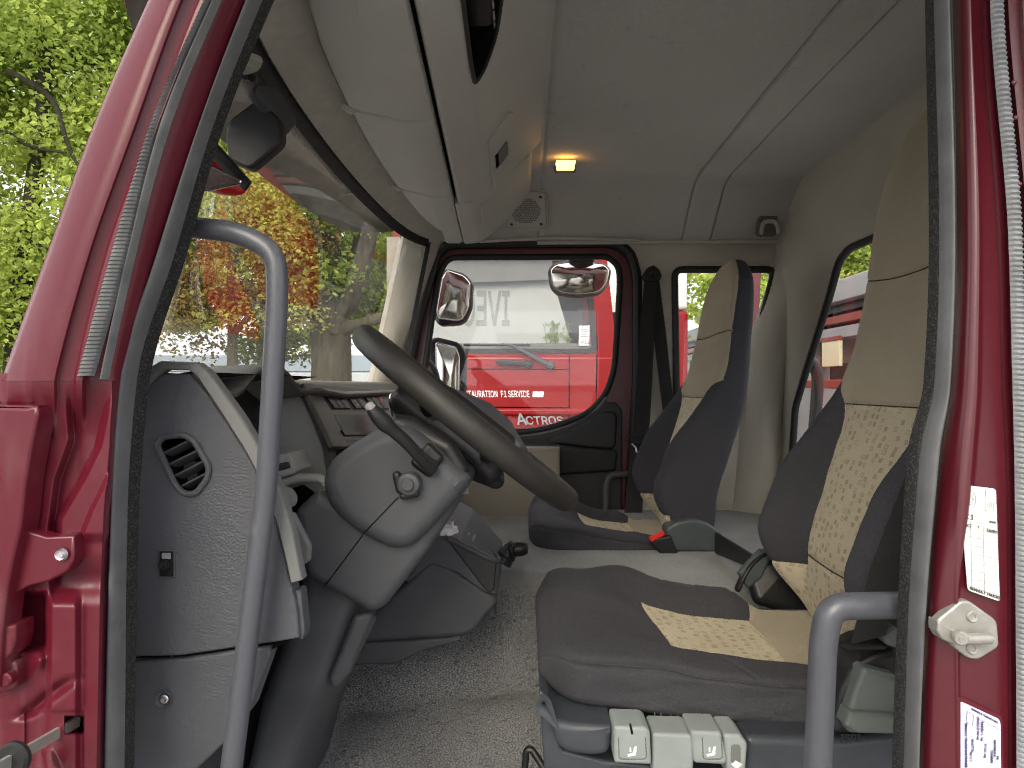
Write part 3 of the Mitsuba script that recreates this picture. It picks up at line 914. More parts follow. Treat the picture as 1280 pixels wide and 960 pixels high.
# striker for the door lock
dp = cab + '__door_pillar'
st = obj('door_striker', slab([(1171, 776), (1201, 751), (1212, 751), (1247, 776), (1250, 809), (1224, 825), (1212, 824), (1195, 812), (1173, 788)], .820, .012, .003, .006), 'm_zinc', cab)
obj('block', slab([(1172, 776), (1197, 789), (1197, 808), (1178, 800), (1172, 790)], .806, .018, .003, .002), 'm_zinc', st)
obj('pin', tube([P(1204, 799, .800), P(1237, 798, .808)], [.0062, .0062], 18), 'm_zinc', st)
obj('pin_head', lathe([(.001, -.002), (.0025, -.002), (.0028, 0), (.0062, 0), (.0078, .002), (.0078, .009), (.001, .010)], P(1202, 799, .790), [0.35, 1, 0], 24), 'm_zinc', st)
for q in ((1216, 771), (1216, 811)):
    obj('bolt', lathe([(.001, 0), (.0025, 0), (.003, -.0015), (.0055, -.002), (.007, 0), (.001, .001)], P(*q, .819), [0, 1, 0], 20), 'm_zinc', st)

# ---- passenger door, seen from inside
door = thing('passenger_door', 'closed far side door with dark red window frame and black lower trim panel', 'door')
DY = 2.885
glass_px = [(526, 520), (530, 470), (548, 345), (560, 322), (760, 321), (773, 333), (775, 352), (768, 462), (757, 494), (735, 517), (700, 531), (668, 539), (540, 541)]
glass_w = rounded2([XZ(x, y, DY) for x, y in glass_px], [.02, .03, .04, .04, .04, .03, .03, .06, .05, .05, .05, .05, .02])
frame_out = [XZ(x, y, DY) for x, y in [(470, 720), (490, 500), (520, 390), (545, 300), (780, 290), (810, 320), (812, 720)]]
obj('window_frame', plate_with_holes(frame_out, [glass_w], [0, DY, 0], [1, 0, 0], [0, 0, 1], .03), 'm_maroon_clean', door, smooth=False)
obj('window_glass', window_pane(glass_w, [0, DY + .012, 0], [1, 0, 0], [0, 0, 1]), 'm_glass', door, smooth=False)
obj('window_seal', tube([[x, DY - .004, z] for x, z in glass_w], .0125, 10, closed=True, flat=.8), 'm_rubber', door)
obj('door_seal', tube([[x, FAR + .006, z] for x, z in hole_door_w], .019, 10, closed=True), 'm_rubber', door)
obj('door_seal_lip', tube([[x * .985, FAR + .028, z * .985] for x, z in hole_door_w], .010, 8, closed=True), 'm_black', door)
tp = obj('trim_panel', slab([(500, 549), (540, 549), (640, 549), (684, 543), (716, 531), (742, 515), (756, 503), (770, 503), (778, 514), (778, 560), (776, 700), (490, 700)], DY - .03, .03, .006, .006), 'm_plastic_black', door)
obj('pocket', slab([(690, 547), (714, 538), (741, 523), (752, 515), (768, 514), (772, 522), (770, 557), (765, 562), (740, 561), (700, 556), (681, 552)], DY - .042, .02, .010, .01), 'm_plastic_black', tp)
obj('armrest', [hull([P(520, 557, DY - .05), P(690, 560, DY - .06), P(768, 566, DY - .05), P(766, 585, DY - .045), P(670, 592, DY - .05), P(540, 590, DY - .05)], .012)], 'm_plastic_black', tp)
obj('handle', hull([P(640, 556, DY - .075), P(688, 563, DY - .08), P(680, 580, DY - .08), P(662, 586, DY - .075), P(630, 572, DY - .07)], .006), 'm_black', tp)
gr = tube(round_path([P(757, 660, DY - .09), P(757, 606, DY - .09), P(762, 594, DY - .085), P(790, 592, DY - .05)], .03), .0125, 14)
obj('pull_handle', gr, 'm_plastic_dark', door)
obj('lock_lever', hull([P(601, 545, DY - .05), P(626, 552, DY - .05)], .006), 'm_plastic_dark', tp)
# sealing strip along the sill of the window, two pale lines
sill = [(540, 545), (640, 546), (672, 543), (704, 535), (738, 519), (758, 497)]
obj('sill_strip', tube(smooth_path([P(x, y, DY - .014) for x, y in sill], 40), .007, 8), 'm_seal', door)

# ---- outside mirrors on the far side
def tilted_glass(px, Y, slope, dome, parent):
    """Domed mirror glass turned towards the rear of the truck, so that its left edge stands nearer."""
    o = rounded2([XZ(x, y, Y) for x, y in px], .012)
    c, xr = o.mean(0), o[:, 0].max()
    R2 = np.abs(o - c).max() ** 2
    secs = [[[q[0], Y + .002, q[1]] for q in o]]
    for s in np.linspace(1, .02, 12):
        ring = [[c[0] + (q[0] - c[0]) * s, 0, c[1] + (q[1] - c[1]) * s] for q in o]
        secs.append([[x, Y - (xr - x) * slope - dome * (1 - s * s) - .002, z] for x, _, z in ring])
    obj('glass', loft(secs[1:]), 'm_mirror', parent, smooth=True)
    obj('glass_edge', loft(secs[:2], caps=False), 'm_plastic_dark', parent)


ma = obj('wing_mirror', slab([(536, 425), (545, 421), (574, 428), (582, 440), (581, 505), (575, 520), (545, 516), (534, 500)], 3.12, .09, .012, .02), 'm_plastic_black', cab)
tilted_glass([(546, 428), (571, 434), (575, 445), (574, 498), (568, 513), (547, 509)], 3.116, .42, .010, ma)
mb = obj('wing_mirror', slab([(548, 345), (556, 335), (580, 341), (591, 352), (589, 385), (582, 400), (575, 405), (548, 407), (541, 395)], 3.12, .08, .014, .02), 'm_plastic_black', cab)
tilted_glass([(554, 349), (560, 338), (581, 344), (589, 353), (587, 384), (580, 399), (573, 402), (550, 400), (547, 392)], 3.116, .42, .018, mb)
# domed glass faces are tilted towards the driver by their own shape
obj('mirror_arm', [tube(round_path([P(500, 440, 2.98), P(530, 446, 3.0), P(546, 465, 3.0), P(546, 500, 3.0)], .05), .014, 14)], 'm_plastic_black', cab)
mk = obj('kerb_mirror', slab([(685, 336), (692, 328), (722, 323), (757, 328), (765, 336), (762, 354), (752, 367), (722, 371), (696, 367), (688, 358)], 3.06, .07, .02, .03), 'm_plastic_dark', cab)
kd = []
cc = [P(726, 349, 3.055)]
kp = rounded2([XZ(x, y, 3.056) for x, y in [(686, 337), (693, 330), (722, 326), (757, 330), (764, 337), (761, 354), (751, 366), (722, 370), (697, 366), (689, 357)]], .03)
kc = kp.mean(0)
kd = [[[kc[0] + (q[0] - kc[0]) * s, 3.056 - .03 * (1 - s * s), kc[1] + (q[1] - kc[1]) * s] for q in kp] for s in np.linspace(1, .02, 10)]
obj('glass', loft(kd), 'm_mirror', mk, smooth=True)
obj('stem', hull([P(714, 326, 3.05), P(740, 326, 3.05), P(727, 316, 3.0)], .010), 'm_black', mk)

# ------------------------------------------------------------------ overhead shelf
oc = thing('overhead_console', 'grey overhead storage shelf above the windscreen with flaps and an open cubby', 'overhead console')
p4 = lambda Y, q: [[x, Y, z] for x, z in q]
mainp = rounded2([(-.20, .60), (-.186, .557), (-.11, .585), (-.03, .672), (.055, .76), (.055, .80), (-.2, .80)], [.0, .012, .02, .03, .02, 0, 0])
endp = rounded2([(-.21, .60), (-.198, .556), (-.15, .560), (-.075, .625), (.02, .715), (.02, .80), (-.21, .80)], [.0, .010, .015, .02, .02, 0, 0])


def resamp(p, n):
    q = np.vstack([p, p[:1]])
    s = np.concatenate([[0], np.cumsum(np.linalg.norm(np.diff(q, axis=0), axis=1))])
    t = np.linspace(0, s[-1], n, endpoint=False)
    return np.stack([np.interp(t, s, q[:, k]) for k in (0, 1)], 1)


SH = -.0405


def shear(m):
    """The shelf runs slightly askew to the cab."""
    m = m if isinstance(m, trimesh.Trimesh) else to_tri(m)
    m.vertices[:, 0] += SH * (m.vertices[:, 1] - 1.7) * np.clip((-.03 - m.vertices[:, 0]) / .15, 0, 1)
    return m


# centre part, with the cubby cut out of its sloping face
def prism(p2, y0, y1, r=0.012):
    c = p2.mean(0)
    secs = []
    for y, s in ((y0, .97), (y0 + r * .3, .985), (y0 + r, 1), (y1 - r, 1), (y1 - r * .3, .985), (y1, .97)):
        secs.append([[c[0] + (q[0] - c[0]) * s, y, c[1] + (q[1] - c[1]) * s] for q in p2])
    return loft(secs)


def to_man(m):
    return manifold3d.Manifold(manifold3d.Mesh(np.asarray(m.vertices, np.float32), np.asarray(m.faces, np.uint32)))


def from_man(m):
    q = m.to_mesh()
    return trimesh.Trimesh(np.asarray(q.vert_properties)[:, :3].astype(float), np.asarray(q.tri_verts), process=False)


body = to_man(prism(mainp, 0.55, 2.19))
Nc = np.array([.087, 0, -.08]); Nc /= np.linalg.norm(Nc)
rim_pts = [np.array([-.11 + .08 * q, y, .585 + .087 * q]) for q, y in ((.02, .60), (.02, 1.30), (.06, 1.385), (.30, 1.37), (.66, 1.30), (.90, 1.17), (.93, .60))]
cut = to_man(manifold_hull([p + Nc * h for p in rim_pts for h in (.05, -.085)]))
bm = from_man(body - cut)
obj('shelf_body', shear(bm), 'm_console', oc, smooth=28)
obj('shelf_end', shear(prism(endp, 2.185, 2.79)), 'm_console', oc, smooth=28)
rc0 = np.mean(rim_pts, 0)
lin = [[rc0 + (p - rc0) * k - Nc * h for p in round_path(rim_pts + [rim_pts[0]], .05)[:-1]] for k, h in ((.985, -.001), (.985, .080), (.02, .080))]
cub = obj('cubby', shear(loft(lin, caps=False)), 'm_black', oc)
# dark rim of the cubby
obj('cubby_rim', shear(tube(round_path(rim_pts, .05), .005, 8)), 'm_rubber', oc)
# a radio set and its cord inside the cubby
rd = solo('radio_set', box([-.082, 1.07, .67], [.05, .40, .06], .012, None), 'm_black', 'black radio set lying in the open overhead cubby', 'radio')
for k in range(7):
    c = np.array([-.0555, 1.10 + .035 * k, .648 + .002 * (k % 2)])
    obj('button', box(c, [.004, .016, .010], .001), 'm_ink_gray', rd)
# storage flaps under the shelf
for a, b in ((0.45, 1.485), (1.491, 2.085), (2.091, 2.765)):
    rowsF = []
    for Y in np.concatenate([[a, a + .002, a + .005, a + .010], np.linspace(a + .03, b - .03, 9), [b - .010, b - .005, b - .002, b]]):
        k = max(0, (Y - 2.1) / .66)
        xo = -.205 + .187 - .118 + SH * Y
        fx = ws(min(Y, 2.77), 0)[0] + .105
        e = min(1, min(Y - a, b - Y) / .010)
        e = math.sqrt(1 - (1 - e) ** 2)
        dz = .007 * (1 - e)
        pr = [(xo + .004, .640), (xo + .004, .575), (xo + .002, .5585 + dz), (xo - .010, .5535 + dz), (xo - .06, .5545 + dz), ((xo + fx) / 2, .5625 + dz), (fx + .03, .574 + dz), (fx + .008, .581 + dz), (fx, .590 + dz), (fx, .66)]
        rowsF.append([[x, Y, z - .0015 * math.sin(math.pi * (Y - a) / (b - a))] for x, z in pr])
    fk = obj('flap', loft(rowsF), 'm_console', oc, smooth=50)
    if a > 1:
        h0 = np.array([ws(a, 0)[0] + .100, a - .004, .585])
        obj('hinge', [hull([h0 + np.array([0, -.012, 0]), h0 + np.array([.016, .0, -.004]), h0 + np.array([.006, .016, 0])], .007)], 'm_header', oc)
obj('gap', shear(box([-.203, 1.6, .63], [.012, 2.3, .10], 0)), 'm_dark_gap', oc, smooth=False)
for q in ((497, 270), (503, 277)):
    obj('screw', lathe([(.001, 0), (.006, 0), (.009, .004), (.009, .012), (.001, .012)], P(*q, 2.62), [0, 0, 1], 14), 'm_header', oc)
# small locker door on the rear face
N_ = np.array([(.672 - .585), 0, -(-.03 + .11)]); N_ /= np.linalg.norm(N_)
Ud, Vd = np.array([0, 1.0, 0]), np.array([-.11 + .03, 0, .585 - .672]); Vd = -Vd / np.linalg.norm(Vd)
O = np.array([-.11, 0, .585]) + N_ * .006
ud = Ud
dr_ = obj('locker_door', shear(slabf(rounded2([(2.17, .025), (1.74, .025), (1.70, .10), (1.74, .118), (2.17, .105)], .012), O, ud, Vd, .006, .002)), 'm_console', oc)
obj('handle', shear(slabf(rounded2([(1.99, .050), (1.88, .050), (1.86, .085), (1.96, .085)], .008), O + N_ * .004, ud, Vd, .004, .002)), 'm_plastic_gray', dr_)
obj('handle_gap', shear(slabf(rounded2([(1.995, .040), (1.88, .040), (1.88, .051), (1.99, .051)], .003), O + N_ * .0012, ud, Vd, .001, .0004)), 'm_dark_gap', dr_)
# second small door on the end part
dr2 = obj('locker_door', shear(hull([[-.128, 2.27, .578], [-.128, 2.50, .578], [-.09, 2.27, .612], [-.09, 2.52, .612]], .0045)), 'm_console', oc)

# ------------------------------------------------------------------ roof speaker, lamp, coat hook
sp = thing('roof_speaker', 'square beige loudspeaker cover with round grille in the far roof corner', 'speaker')


def on_lining(px, py):
    best = None
    for y, z in prof:
        if y < 1.9:
            continue
        q = P(px, py, y)
        if best is None or abs(q[2] - z) < best[0]:
            best = (abs(q[2] - z), q)
    return best[1]


Yn = np.array([0, -.66, -.75])
sU = np.array([1.0, 0, 0]); sV = np.array([0, -.75, .66]); sN = np.cross(sU, sV)
c = on_lining(657, 262) + sN * .016
obj('cover', slabf(rounded2([(-.075, -.075), (.080, -.075), (.074, .085), (-.066, .085)], .022), c, sU, sV, .02, .006), 'm_console', sp)
obj('rim', tube([c - sN * .006 + sU * x + sV * y for x, y in rounded2([(-.080, -.080), (.085, -.080), (.079, .090), (-.071, .090)], .025)], .0035, 8, closed=True), 'm_header', sp)
hx = []
for i in range(-6, 7):
    for j in range(-7, 8):
        x, y = (i + .5 * (j % 2)) * .0098, j * .0085
        if x * x + y * y < .0555 ** 2:
            hx.append(lathe([(.0006, .0006), (.0036, .0006), (.0036, -.001), (.0006, -.001)], c + sU * x + sV * (y + .004), sN, 6))
obj('grille_hole', hx, 'm_plastic_dark', sp, smooth=False, kind='stuff')
for x, y in ((-.054, -.056), (.060, -.056), (.055, .066), (-.048, .066)):
    obj('screw', lathe([(.001, .0015), (.005, .0015), (.0062, 0), (.001, -.001)], c + sU * x + sV * y, sN, 14), 'm_black', sp)

lp = thing('roof_lamp', 'small lit courtesy lamp glowing amber on the roof lining', 'lamp')
c = P(706, 205, 887 * .7535 / (482 - 200))
obj('housing', hull([c + np.array(q) for q in ((-.032, .035, .0), (.036, .035, .0), (-.030, .035, -.016), (.034, .035, -.016), (-.026, -.012, -.002), (.03, -.012, -.002))], .004), 'm_plastic_gray', lp)
lens = hull([c + np.array(q) for q in ((-.028, -.014, -.005), (.030, -.014, -.005), (-.025, -.012, -.022), (.027, -.012, -.022), (-.028, -.042, -.004), (.030, -.042, -.004), (-.025, -.038, -.014), (.027, -.038, -.014))], .003)
k = obj('lamp_lens', lens, 'm_white', lp)
scene[k]['emitter'] = {'type': 'area', 'radiance': rgb((0.95, 0.44, 0.085))}

hk = thing('coat_hook', 'grey plastic coat hook on the far wall below the roof', 'hook')
c = P(958, 281, 2.735)
obj('plate', slabf(rounded2([(-.038, -.045), (.045, -.045), (.038, .055), (-.030, .058)], .02), c, [1, 0, 0], [0, -.25, .97], .014, .006), 'm_visor_dark', hk)
obj('hook', tube(round_path([c + np.array(q) for q in ((-.030, -.03, -.040), (-.024, -.035, .005), (.026, -.035, .006), (.036, -.03, -.036))], .02), .008, 10), 'm_console', hk)
obj('screw', lathe([(.001, -.001), (.006, -.001), (.006, .002), (.001, .002)], c + np.array([.0, -.004, .028]), [0, 1, 0], 12), 'm_black', hk)

# ------------------------------------------------------------------ dashboard
db = thing('dashboard', 'dark blue-grey and light grey dashboard with switches and an air vent in its end panel', 'dashboard')
end_px = [(150, 520), (168, 497), (180, 483), (203, 466), (237, 467), (263, 497), (288, 535), (313, 573), (341, 632), (352, 680), (362, 725), (371, 762), (374, 798), (345, 803), (300, 809), (262, 815), (225, 820), (150, 822)]
vent_hole = [(199, 556), (206, 546), (232, 543), (245, 550), (264, 583), (262, 597), (248, 616), (233, 617), (222, 606)]
vh = rounded2([XZ(x, y, .950) for x, y in vent_hole], .012)
pane = slab(end_px, .946, .03, .004)
cutv = manifold3d.Manifold.hull_points(np.array([[x, y, z] for x, z in vh for y in (.90, 1.05)], np.float32))
pm = from_man(to_man(pane) - cutv)
ep = obj('end_panel', pm, 'm_dash_dark', db, smooth=30)
av = obj('air_vent', tube([[x, .944, z] for x, z in vh], .0042, 10, closed=True), 'm_plastic_dark', db)
vc = vh.mean(0)
obj('duct', loft([[[vc[0] + (x - vc[0]) * s, y, vc[1] + (z - vc[1]) * s] for x, z in vh] for y, s in ((.9475, .99), (.985, .97), (1.02, .9), (1.02, .02))], caps=False), 'm_dark_gap', av)
for (x0, y0, x1, y1) in ((206, 567, 238, 551), (213, 581, 250, 563), (221, 595, 258, 576), (229, 608, 260, 592)):
    a, b = P(x0, y0, .952), P(x1, y1, .952)
    dd = (b - a) / np.linalg.norm(b - a)
    up = np.cross(dd, [0, 1, 0])
    obj('slat', hull([a + up * .0012, b + up * .0012, b - up * .0012 + np.array([0, .018, -.004]), a - up * .0012 + np.array([0, .018, -.004])], .0017), 'm_plastic_dark', av)
obj('core', box(P(240, 590, .985), [.020, .012, .03], .002), 'm_plastic_dark', av)
# lower half of the end panel
lo = obj('lower_panel', slab([(150, 826), (226, 824), (262, 819), (300, 813), (338, 809), (336, 822), (313, 887), (285, 925), (250, 958), (225, 985), (150, 1010)], .948, .03, .004), 'm_dash_dark', db)
obj('panel_gap', slab([(150, 818), (226, 816), (300, 805), (374, 794), (340, 812), (300, 817), (226, 828), (150, 830)], .957, .02, .001), 'm_dark_gap', db)
obj('side_fin', slab([(368, 738), (376, 738), (381, 790), (378, 801), (372, 798)], .955, .025, .003, .004), 'm_dash_dark', db)
# switch in its frame, and a screw in its dish
sw = obj('door_switch', slab([(197, 687), (219, 687), (219, 723), (197, 723)], .9435, .006, .0015, .003), 'm_plastic_dark', db)
obj('recess', slab([(199, 689), (217, 689), (217, 721), (199, 721)], .9430, .004, .0008, .002), 'm_black', sw)
obj('plunger', [lathe([(.001, -.016), (.0028, -.016), (.0034, -.013), (.0034, -.008), (.0058, -.008), (.0062, -.004), (.0075, -.004), (.0075, 0), (.001, .001)], P(206, 706, .942), [-.12, 1, -.1], 20)], 'm_black', sw)
obj('spring_leaf', box(P(208, 695, .940), [.012, .003, .008], .001), 'm_corr_light', sw)
obj('dish', lathe([(.001, .001), (.006, .0008), (.0095, -.0025), (.0115, -.003), (.0125, 0), (.001, .002)], P(205, 874, .9475), [0, 1, 0], 26), 'm_plastic_dark', lo)
obj('screw', lathe([(.001, -.004), (.003, -.004), (.004, -.001), (.006, .0), (.001, .001)], P(205, 874, .9445), [0, 1, 0], 16), 'm_steel', lo)
# pale trim along the raking edge of the end panel
ctr = [(170, 490), (196, 459), (206, 456), (243, 458), (254, 466), (290, 517), (322, 570), (345, 615), (357, 660), (366, 700), (371, 727)]
inn = [(172, 497), (188, 476), (205, 462), (237, 463), (247, 472), (276, 516), (305, 561), (333, 615), (347, 660), (357, 700), (363, 728)]
out = [(165, 485), (191, 457), (201, 451), (248, 453), (262, 464), (303, 520), (338, 580), (353, 615), (366, 660), (374, 700), (379, 724)]
tr = []
for i in range(60):
    t = i / 59 * (len(inn) - 1)
    g = lambda L: np.array([np.interp(t, range(len(L)), [q[0] for q in L]), np.interp(t, range(len(L)), [q[1] for q in L])])
    a, b = P(*g(inn), .938), P(*g(out), .940)
    tr.append([a + np.array([0, .02, 0]), a, a * .85 + b * .15 - np.array([0, .003, 0]), a * .2 + b * .8 - np.array([0, .003, 0]), b, b + np.array([0, .016, 0]), a + np.array([0, .016, 0])])
obj('edge_trim', loft(tr), 'm_plastic_gray', db, smooth=40)
# air slots on the raking top beside the trim
for o in (0, 5):
    obj('defroster_slot', tube(np.array([P(268 + o, 478, 1.02), P(315 + o, 545, 1.02), P(326 + o, 566, 1.02)]), .0022, 8), 'm_dark_gap', db)
# knobs and grey bracket beyond the trim
obj('knob', lathe([(.001, -.008), (.014, -.008), (.017, -.004), (.017, .012), (.001, .014)], P(358, 622, 1.06), [-.7, .3, -.5], 20), 'm_plastic_gray', db)
obj('bracket', hull([P(366, 645, 1.06), P(385, 682, 1.06), P(384, 697, 1.06), P(372, 706, 1.06), P(362, 650, 1.06)], .006), 'm_plastic_gray', db)

# top of the dashboard with the instrument hood
topm = []
for Y in np.linspace(.965, 2.84, 90):
    hood = math.exp(-((Y - 1.335) / .125) ** 4)
    shallow = math.exp(-((Y - 1.10) / .06) ** 2)
    z0 = -.004 + .043 * hood - .004 * shallow + (.012 if Y < 1.0 else 0) - .012 * np.clip((Y - 1.6) / .2, 0, 1)
    xr = -.475 + .0 * hood + (.02 if Y > 1.585 else 0)
    xw = ws(np.clip(Y, .93, 2.775), 1.0)[0] + .012
    pr = [(xw, -.14), (xw + .004, -.10), (xw + .03, -.06), (max(-.64, xw + .06), z0 - .016), (-.57, z0 - .002), (xr - .03, z0), (xr - .006, z0 - .001), (xr, z0 - .006), (xr - .003, z0 - .016), (max(-.60, xw + .05), z0 - .03), (max(-.66, xw + .03), -.25), (xw, -.30)]
    topm.append([[x, Y, z] for x, z in pr])
obj('top_pad', loft(topm), 'm_plastic_taupe', db, smooth=45)
# hollow of the instruments
obj('instrument_well', grid([[[x, Y, z] for x, z in [(-.47, .02), (-.60, .0), (-.60, -.18), (-.52, -.28), (-.43, -.30), (-.40, -.42)]] for Y in np.linspace(.99, 1.60, 8)]), 'm_plastic_black', db, smooth=40)
obj('instrument_panel', slabf(rounded2([(1.12, -.17), (1.50, -.17), (1.50, -.005), (1.12, -.005)], .04), [-.575, 0, -.0], [0, 1, 0], [-.25, 0, .97], .02, .006), 'm_black', db)
# centre stack: taupe block whose pale inner side faces the door
side_px = [(322, 480), (352, 474), (371, 477), (384, 494), (397, 520), (408, 550), (414, 578), (420, 620), (424, 660), (322, 660)]
cs = []
sx = [XZ(x, y, 1.60) for x, y in side_px]
ring = rounded2(sx, [.0, .01, .012, .05, .05, .05, .05, 0, 0, 0])
secs = []
for Y, ins in ((1.600, .006), (1.603, .002), (1.610, 0), (1.9, 0), (2.2, 0), (2.84, 0)):
    c0 = ring.mean(0)
    shift = np.array([.0, .0])
    secs.append([[c0[0] + (q[0] - c0[0]) * (1 - ins * 4) + shift[0], Y, c0[1] + (q[1] - c0[1]) * (1 - ins * 4)] for q in ring])
obj('centre_stack', loft(secs), 'm_plastic_taupe', db, smooth=30)
cstk = db + '__centre_stack'
obj('stack_side', slab([(330, 520), (348, 492), (366, 482), (378, 500), (392, 532), (403, 562), (408, 596), (414, 640), (330, 640)], 1.596, .006, .003, .01), 'm_plastic_pale', db)
obj('drawer', [slab([(335, 570), (362, 566), (371, 591), (345, 600), (335, 602)], 1.40, .1, .004, .006)], 'm_plastic_pale', db)
obj('drawer_grip', slab([(342, 581), (360, 577), (363, 585), (344, 590)], 1.396, .01, .003, .003), 'm_plastic_dark', db + '__drawer')
obj('cup_well', tube([P(x, y, 1.42) for x, y in ((350, 606), (372, 598), (400, 598), (415, 612))], .010, 10), 'm_plastic_pale', db)
obj('cup_hole', hull([P(362, 618, 1.45), P(378, 612, 1.45), P(392, 622, 1.45), P(375, 640, 1.45)], .01), 'm_dark_gap', db)
# the front face of the stack: its plane, along the cab's width
A0, A1, B0 = P(400, 490, 1.68), P(413, 515, 1.68), P(486, 494, 2.10)
U_ = np.array([0, 1.0, 0])
V_ = A0 - A1; V_[1] = 0; V_ /= np.linalg.norm(V_)
if V_[2] < 0:
    V_ = -V_


def on_face(px, py):
    """(u, v) on the sloping switch face, whose plane holds A0"""
    n = np.cross(U_, V_)
    d = P(px, py, 1.0)
    t = (A0 @ n) / (d @ n)
    q = d * t - A0
    return q @ U_, q @ V_


nF = np.cross(U_, V_)


def face_slab(pxs, depth, lift, r, corner):
    q = [on_face(x, y) for x, y in pxs]
    return slabf(rounded2(q, corner), A0 + nF * lift, U_, V_, depth, r)


obj('face_panel', face_slab([(376, 480), (520, 491), (535, 560), (415, 560), (396, 520)], .012, .006, .003, .006), 'm_plastic_taupe', db)
fl = .008
banks = [((398, 493), (421, 493), (435, 513), (413, 513), 3), ((427, 494), (443, 494), (459, 513), (440, 513), 2), ((448, 494.5), (472, 495), (483, 513), (463, 513), 3)]
for bi, (a, b, c_, d_, n) in enumerate(banks):
    fr_ = obj('switch_bank', face_slab([(a[0] - 1, a[1] - 1), (b[0] + 1, b[1] - 1), (c_[0] + 1, c_[1] + 1), (d_[0] - 1, d_[1] + 1)], .006, fl, .001, .002), 'm_black', db)
    for i in range(n):
        l = lambda p, q, t: (p[0] + (q[0] - p[0]) * t, p[1] + (q[1] - p[1]) * t)
        t0_, t1_ = (i + .06) / n, (i + .94) / n
        obj('switch', face_slab([l(a, b, t0_), l(a, b, t1_), l(d_, c_, t1_), l(d_, c_, t0_)], .006, fl + .004, .0015, .001), 'm_plastic_black', fr_)
        mid = lambda t, s: tuple(np.array(l(a, b, t)) * (1 - s) + np.array(l(d_, c_, t)) * s)
        tm = (t0_ + t1_) / 2
        if (bi, i) == (2, 2):
            m0 = mid(tm, .35)
            obj('marking', face_slab([(m0[0] - 2.6, m0[1] - 2), (m0[0] + 2, m0[1] - 2), (m0[0] + 3, m0[1] + 2.2), (m0[0] - 1.6, m0[1] + 2.2)], .001, fl + .0048, .0003, .002), 'm_red_button', fr_)
        elif bi == 1 or (bi, i) == (0, 2):
            for s_ in ((.2, .5, .8) if bi == 1 else (.28,)):
                m0 = mid(tm, s_)
                obj('marking', face_slab([(m0[0] - 1.6, m0[1] - 1.2), (m0[0] + 1.0, m0[1] - 1.2), (m0[0] + 1.8, m0[1] + 1.2), (m0[0] - .8, m0[1] + 1.2)], .001, fl + .0048, .0002, .001), 'm_ink_gray', fr_)
obj('storage_slot', face_slab([(414, 520), (486, 519), (494, 545), (428, 546)], .010, .007, .001, .004), 'm_plastic_black', db)
obj('slot_edge', face_slab([(422, 540), (470, 541), (472, 546), (427, 547)], .010, .011, .002, .002), 'm_black', db)
obj('storage_slot', face_slab([(430, 551), (500, 552), (505, 575), (440, 575)], .010, .007, .001, .004), 'm_plastic_black', db)
# multi-button pod at the right of the stack
pod = obj('control_pod', hull([P(502, 497, 2.05), P(510, 499, 2.05), P(513, 520, 2.03), P(496, 525, 2.00), P(491, 500, 2.05)], .012), 'm_black', db)
for q in ((505, 505), (501, 513), (508, 511), (502, 521), (509, 519)):
    obj('button', lathe([(.001, -.002), (.004, -.002), (.005, 0), (.001, .001)], P(*q, 2.005), [-.4, 1, -.3], 12), 'm_ink_gray', pod)
obj('socket', lathe([(.001, .002), (.010, .002), (.013, -.004), (.016, -.002), (.001, .006)], P(493, 497, 2.05), [-.4, 1, -.3], 18), 'm_steel', db)

# knee panel / column foot
foot = []
for py, xl, xr, Y0 in [(p_, l_, r_, y_ + .05) for p_, l_, r_, y_ in ((700, 360, 470, 1.20), (740, 362, 468, 1.19), (772, 350, 456, 1.18), (820, 335, 438, 1.17), (850, 325, 428, 1.165), (872, 318, 420, 1.16), (885, 312, 416, 1.17), (920, 306, 398, 1.17), (970, 296, 380, 1.17), (1040, 280, 362, 1.17))]:
    a, b = P(xl, py, Y0), P(xr, py, Y0 + .03)
    w = b[0] - a[0]
    z = a[2]
    ring = []
    for th in np.linspace(0, 2 * np.pi, 40, endpoint=False):
        cx, sy = math.cos(th), math.sin(th)
        e = lambda v: math.copysign(abs(v) ** .55, v)
        ring.append([a[0] + w / 2 + e(cx) * w / 2, Y0 + .18 + e(sy) * .18, z])
    foot.append(ring)
obj('column_foot', loft(foot), 'm_plastic_dark', db, smooth=40)
obj('foot_pad', hull([P(448, 774, 1.235), P(460, 770, 1.24), P(464, 774, 1.25), P(432, 838, 1.23), P(420, 852, 1.228), P(418, 846, 1.226)], .009), 'm_plastic_dark', db + '__column_foot')
# wall of the footwell below the stack
obj('bulkhead', grid([[[x, Y, z] for x, z in [(-.45, -.25), (-.50, -.45), (-.52, -.62), (-.50, -.80)]] for Y in np.linspace(.95, 2.85, 8)]), 'm_plastic_dark', db, smooth=40)

# ------------------------------------------------------------------ centre console by the tunnel
cc = thing('gear_console', 'dark grey floor console with an open tray at the foot of the dashboard', 'console')
obj('side_panel', slab([(447, 806), (462, 770), (520, 716), (534, 698), (556, 704), (590, 726), (618, 745), (622, 756), (608, 771), (593, 790), (577, 797), (520, 801)], 1.55, .35, .012, .012), 'm_plastic_dark', cc)
obj('foot_panel', slab([(438, 832), (450, 804), (520, 800), (578, 796), (560, 806), (524, 816), (494, 831)], 1.545, .3, .006, .006), 'm_plastic_dark', cc)
obj('upper_panel', slab([(506, 728), (530, 690), (545, 660), (575, 676), (620, 728), (620, 744), (605, 741), (570, 716), (540, 706)], 1.54, .40, .006, .006), 'm_dash_dark', cc)
obj('tray', slab([(558, 674), (566, 676), (620, 702), (618, 738), (612, 741), (606, 737)], 1.535, .03, .003, .006), 'm_plastic_black', cc)
tt = round_path([P(560, 673, 1.53), P(620, 702, 1.53), P(624, 699, 1.74), P(590, 668, 1.74), P(560, 655, 1.70)], .03)
obj('tray_rim', tube(tt, .006, 10), 'm_plastic_dark', cc)
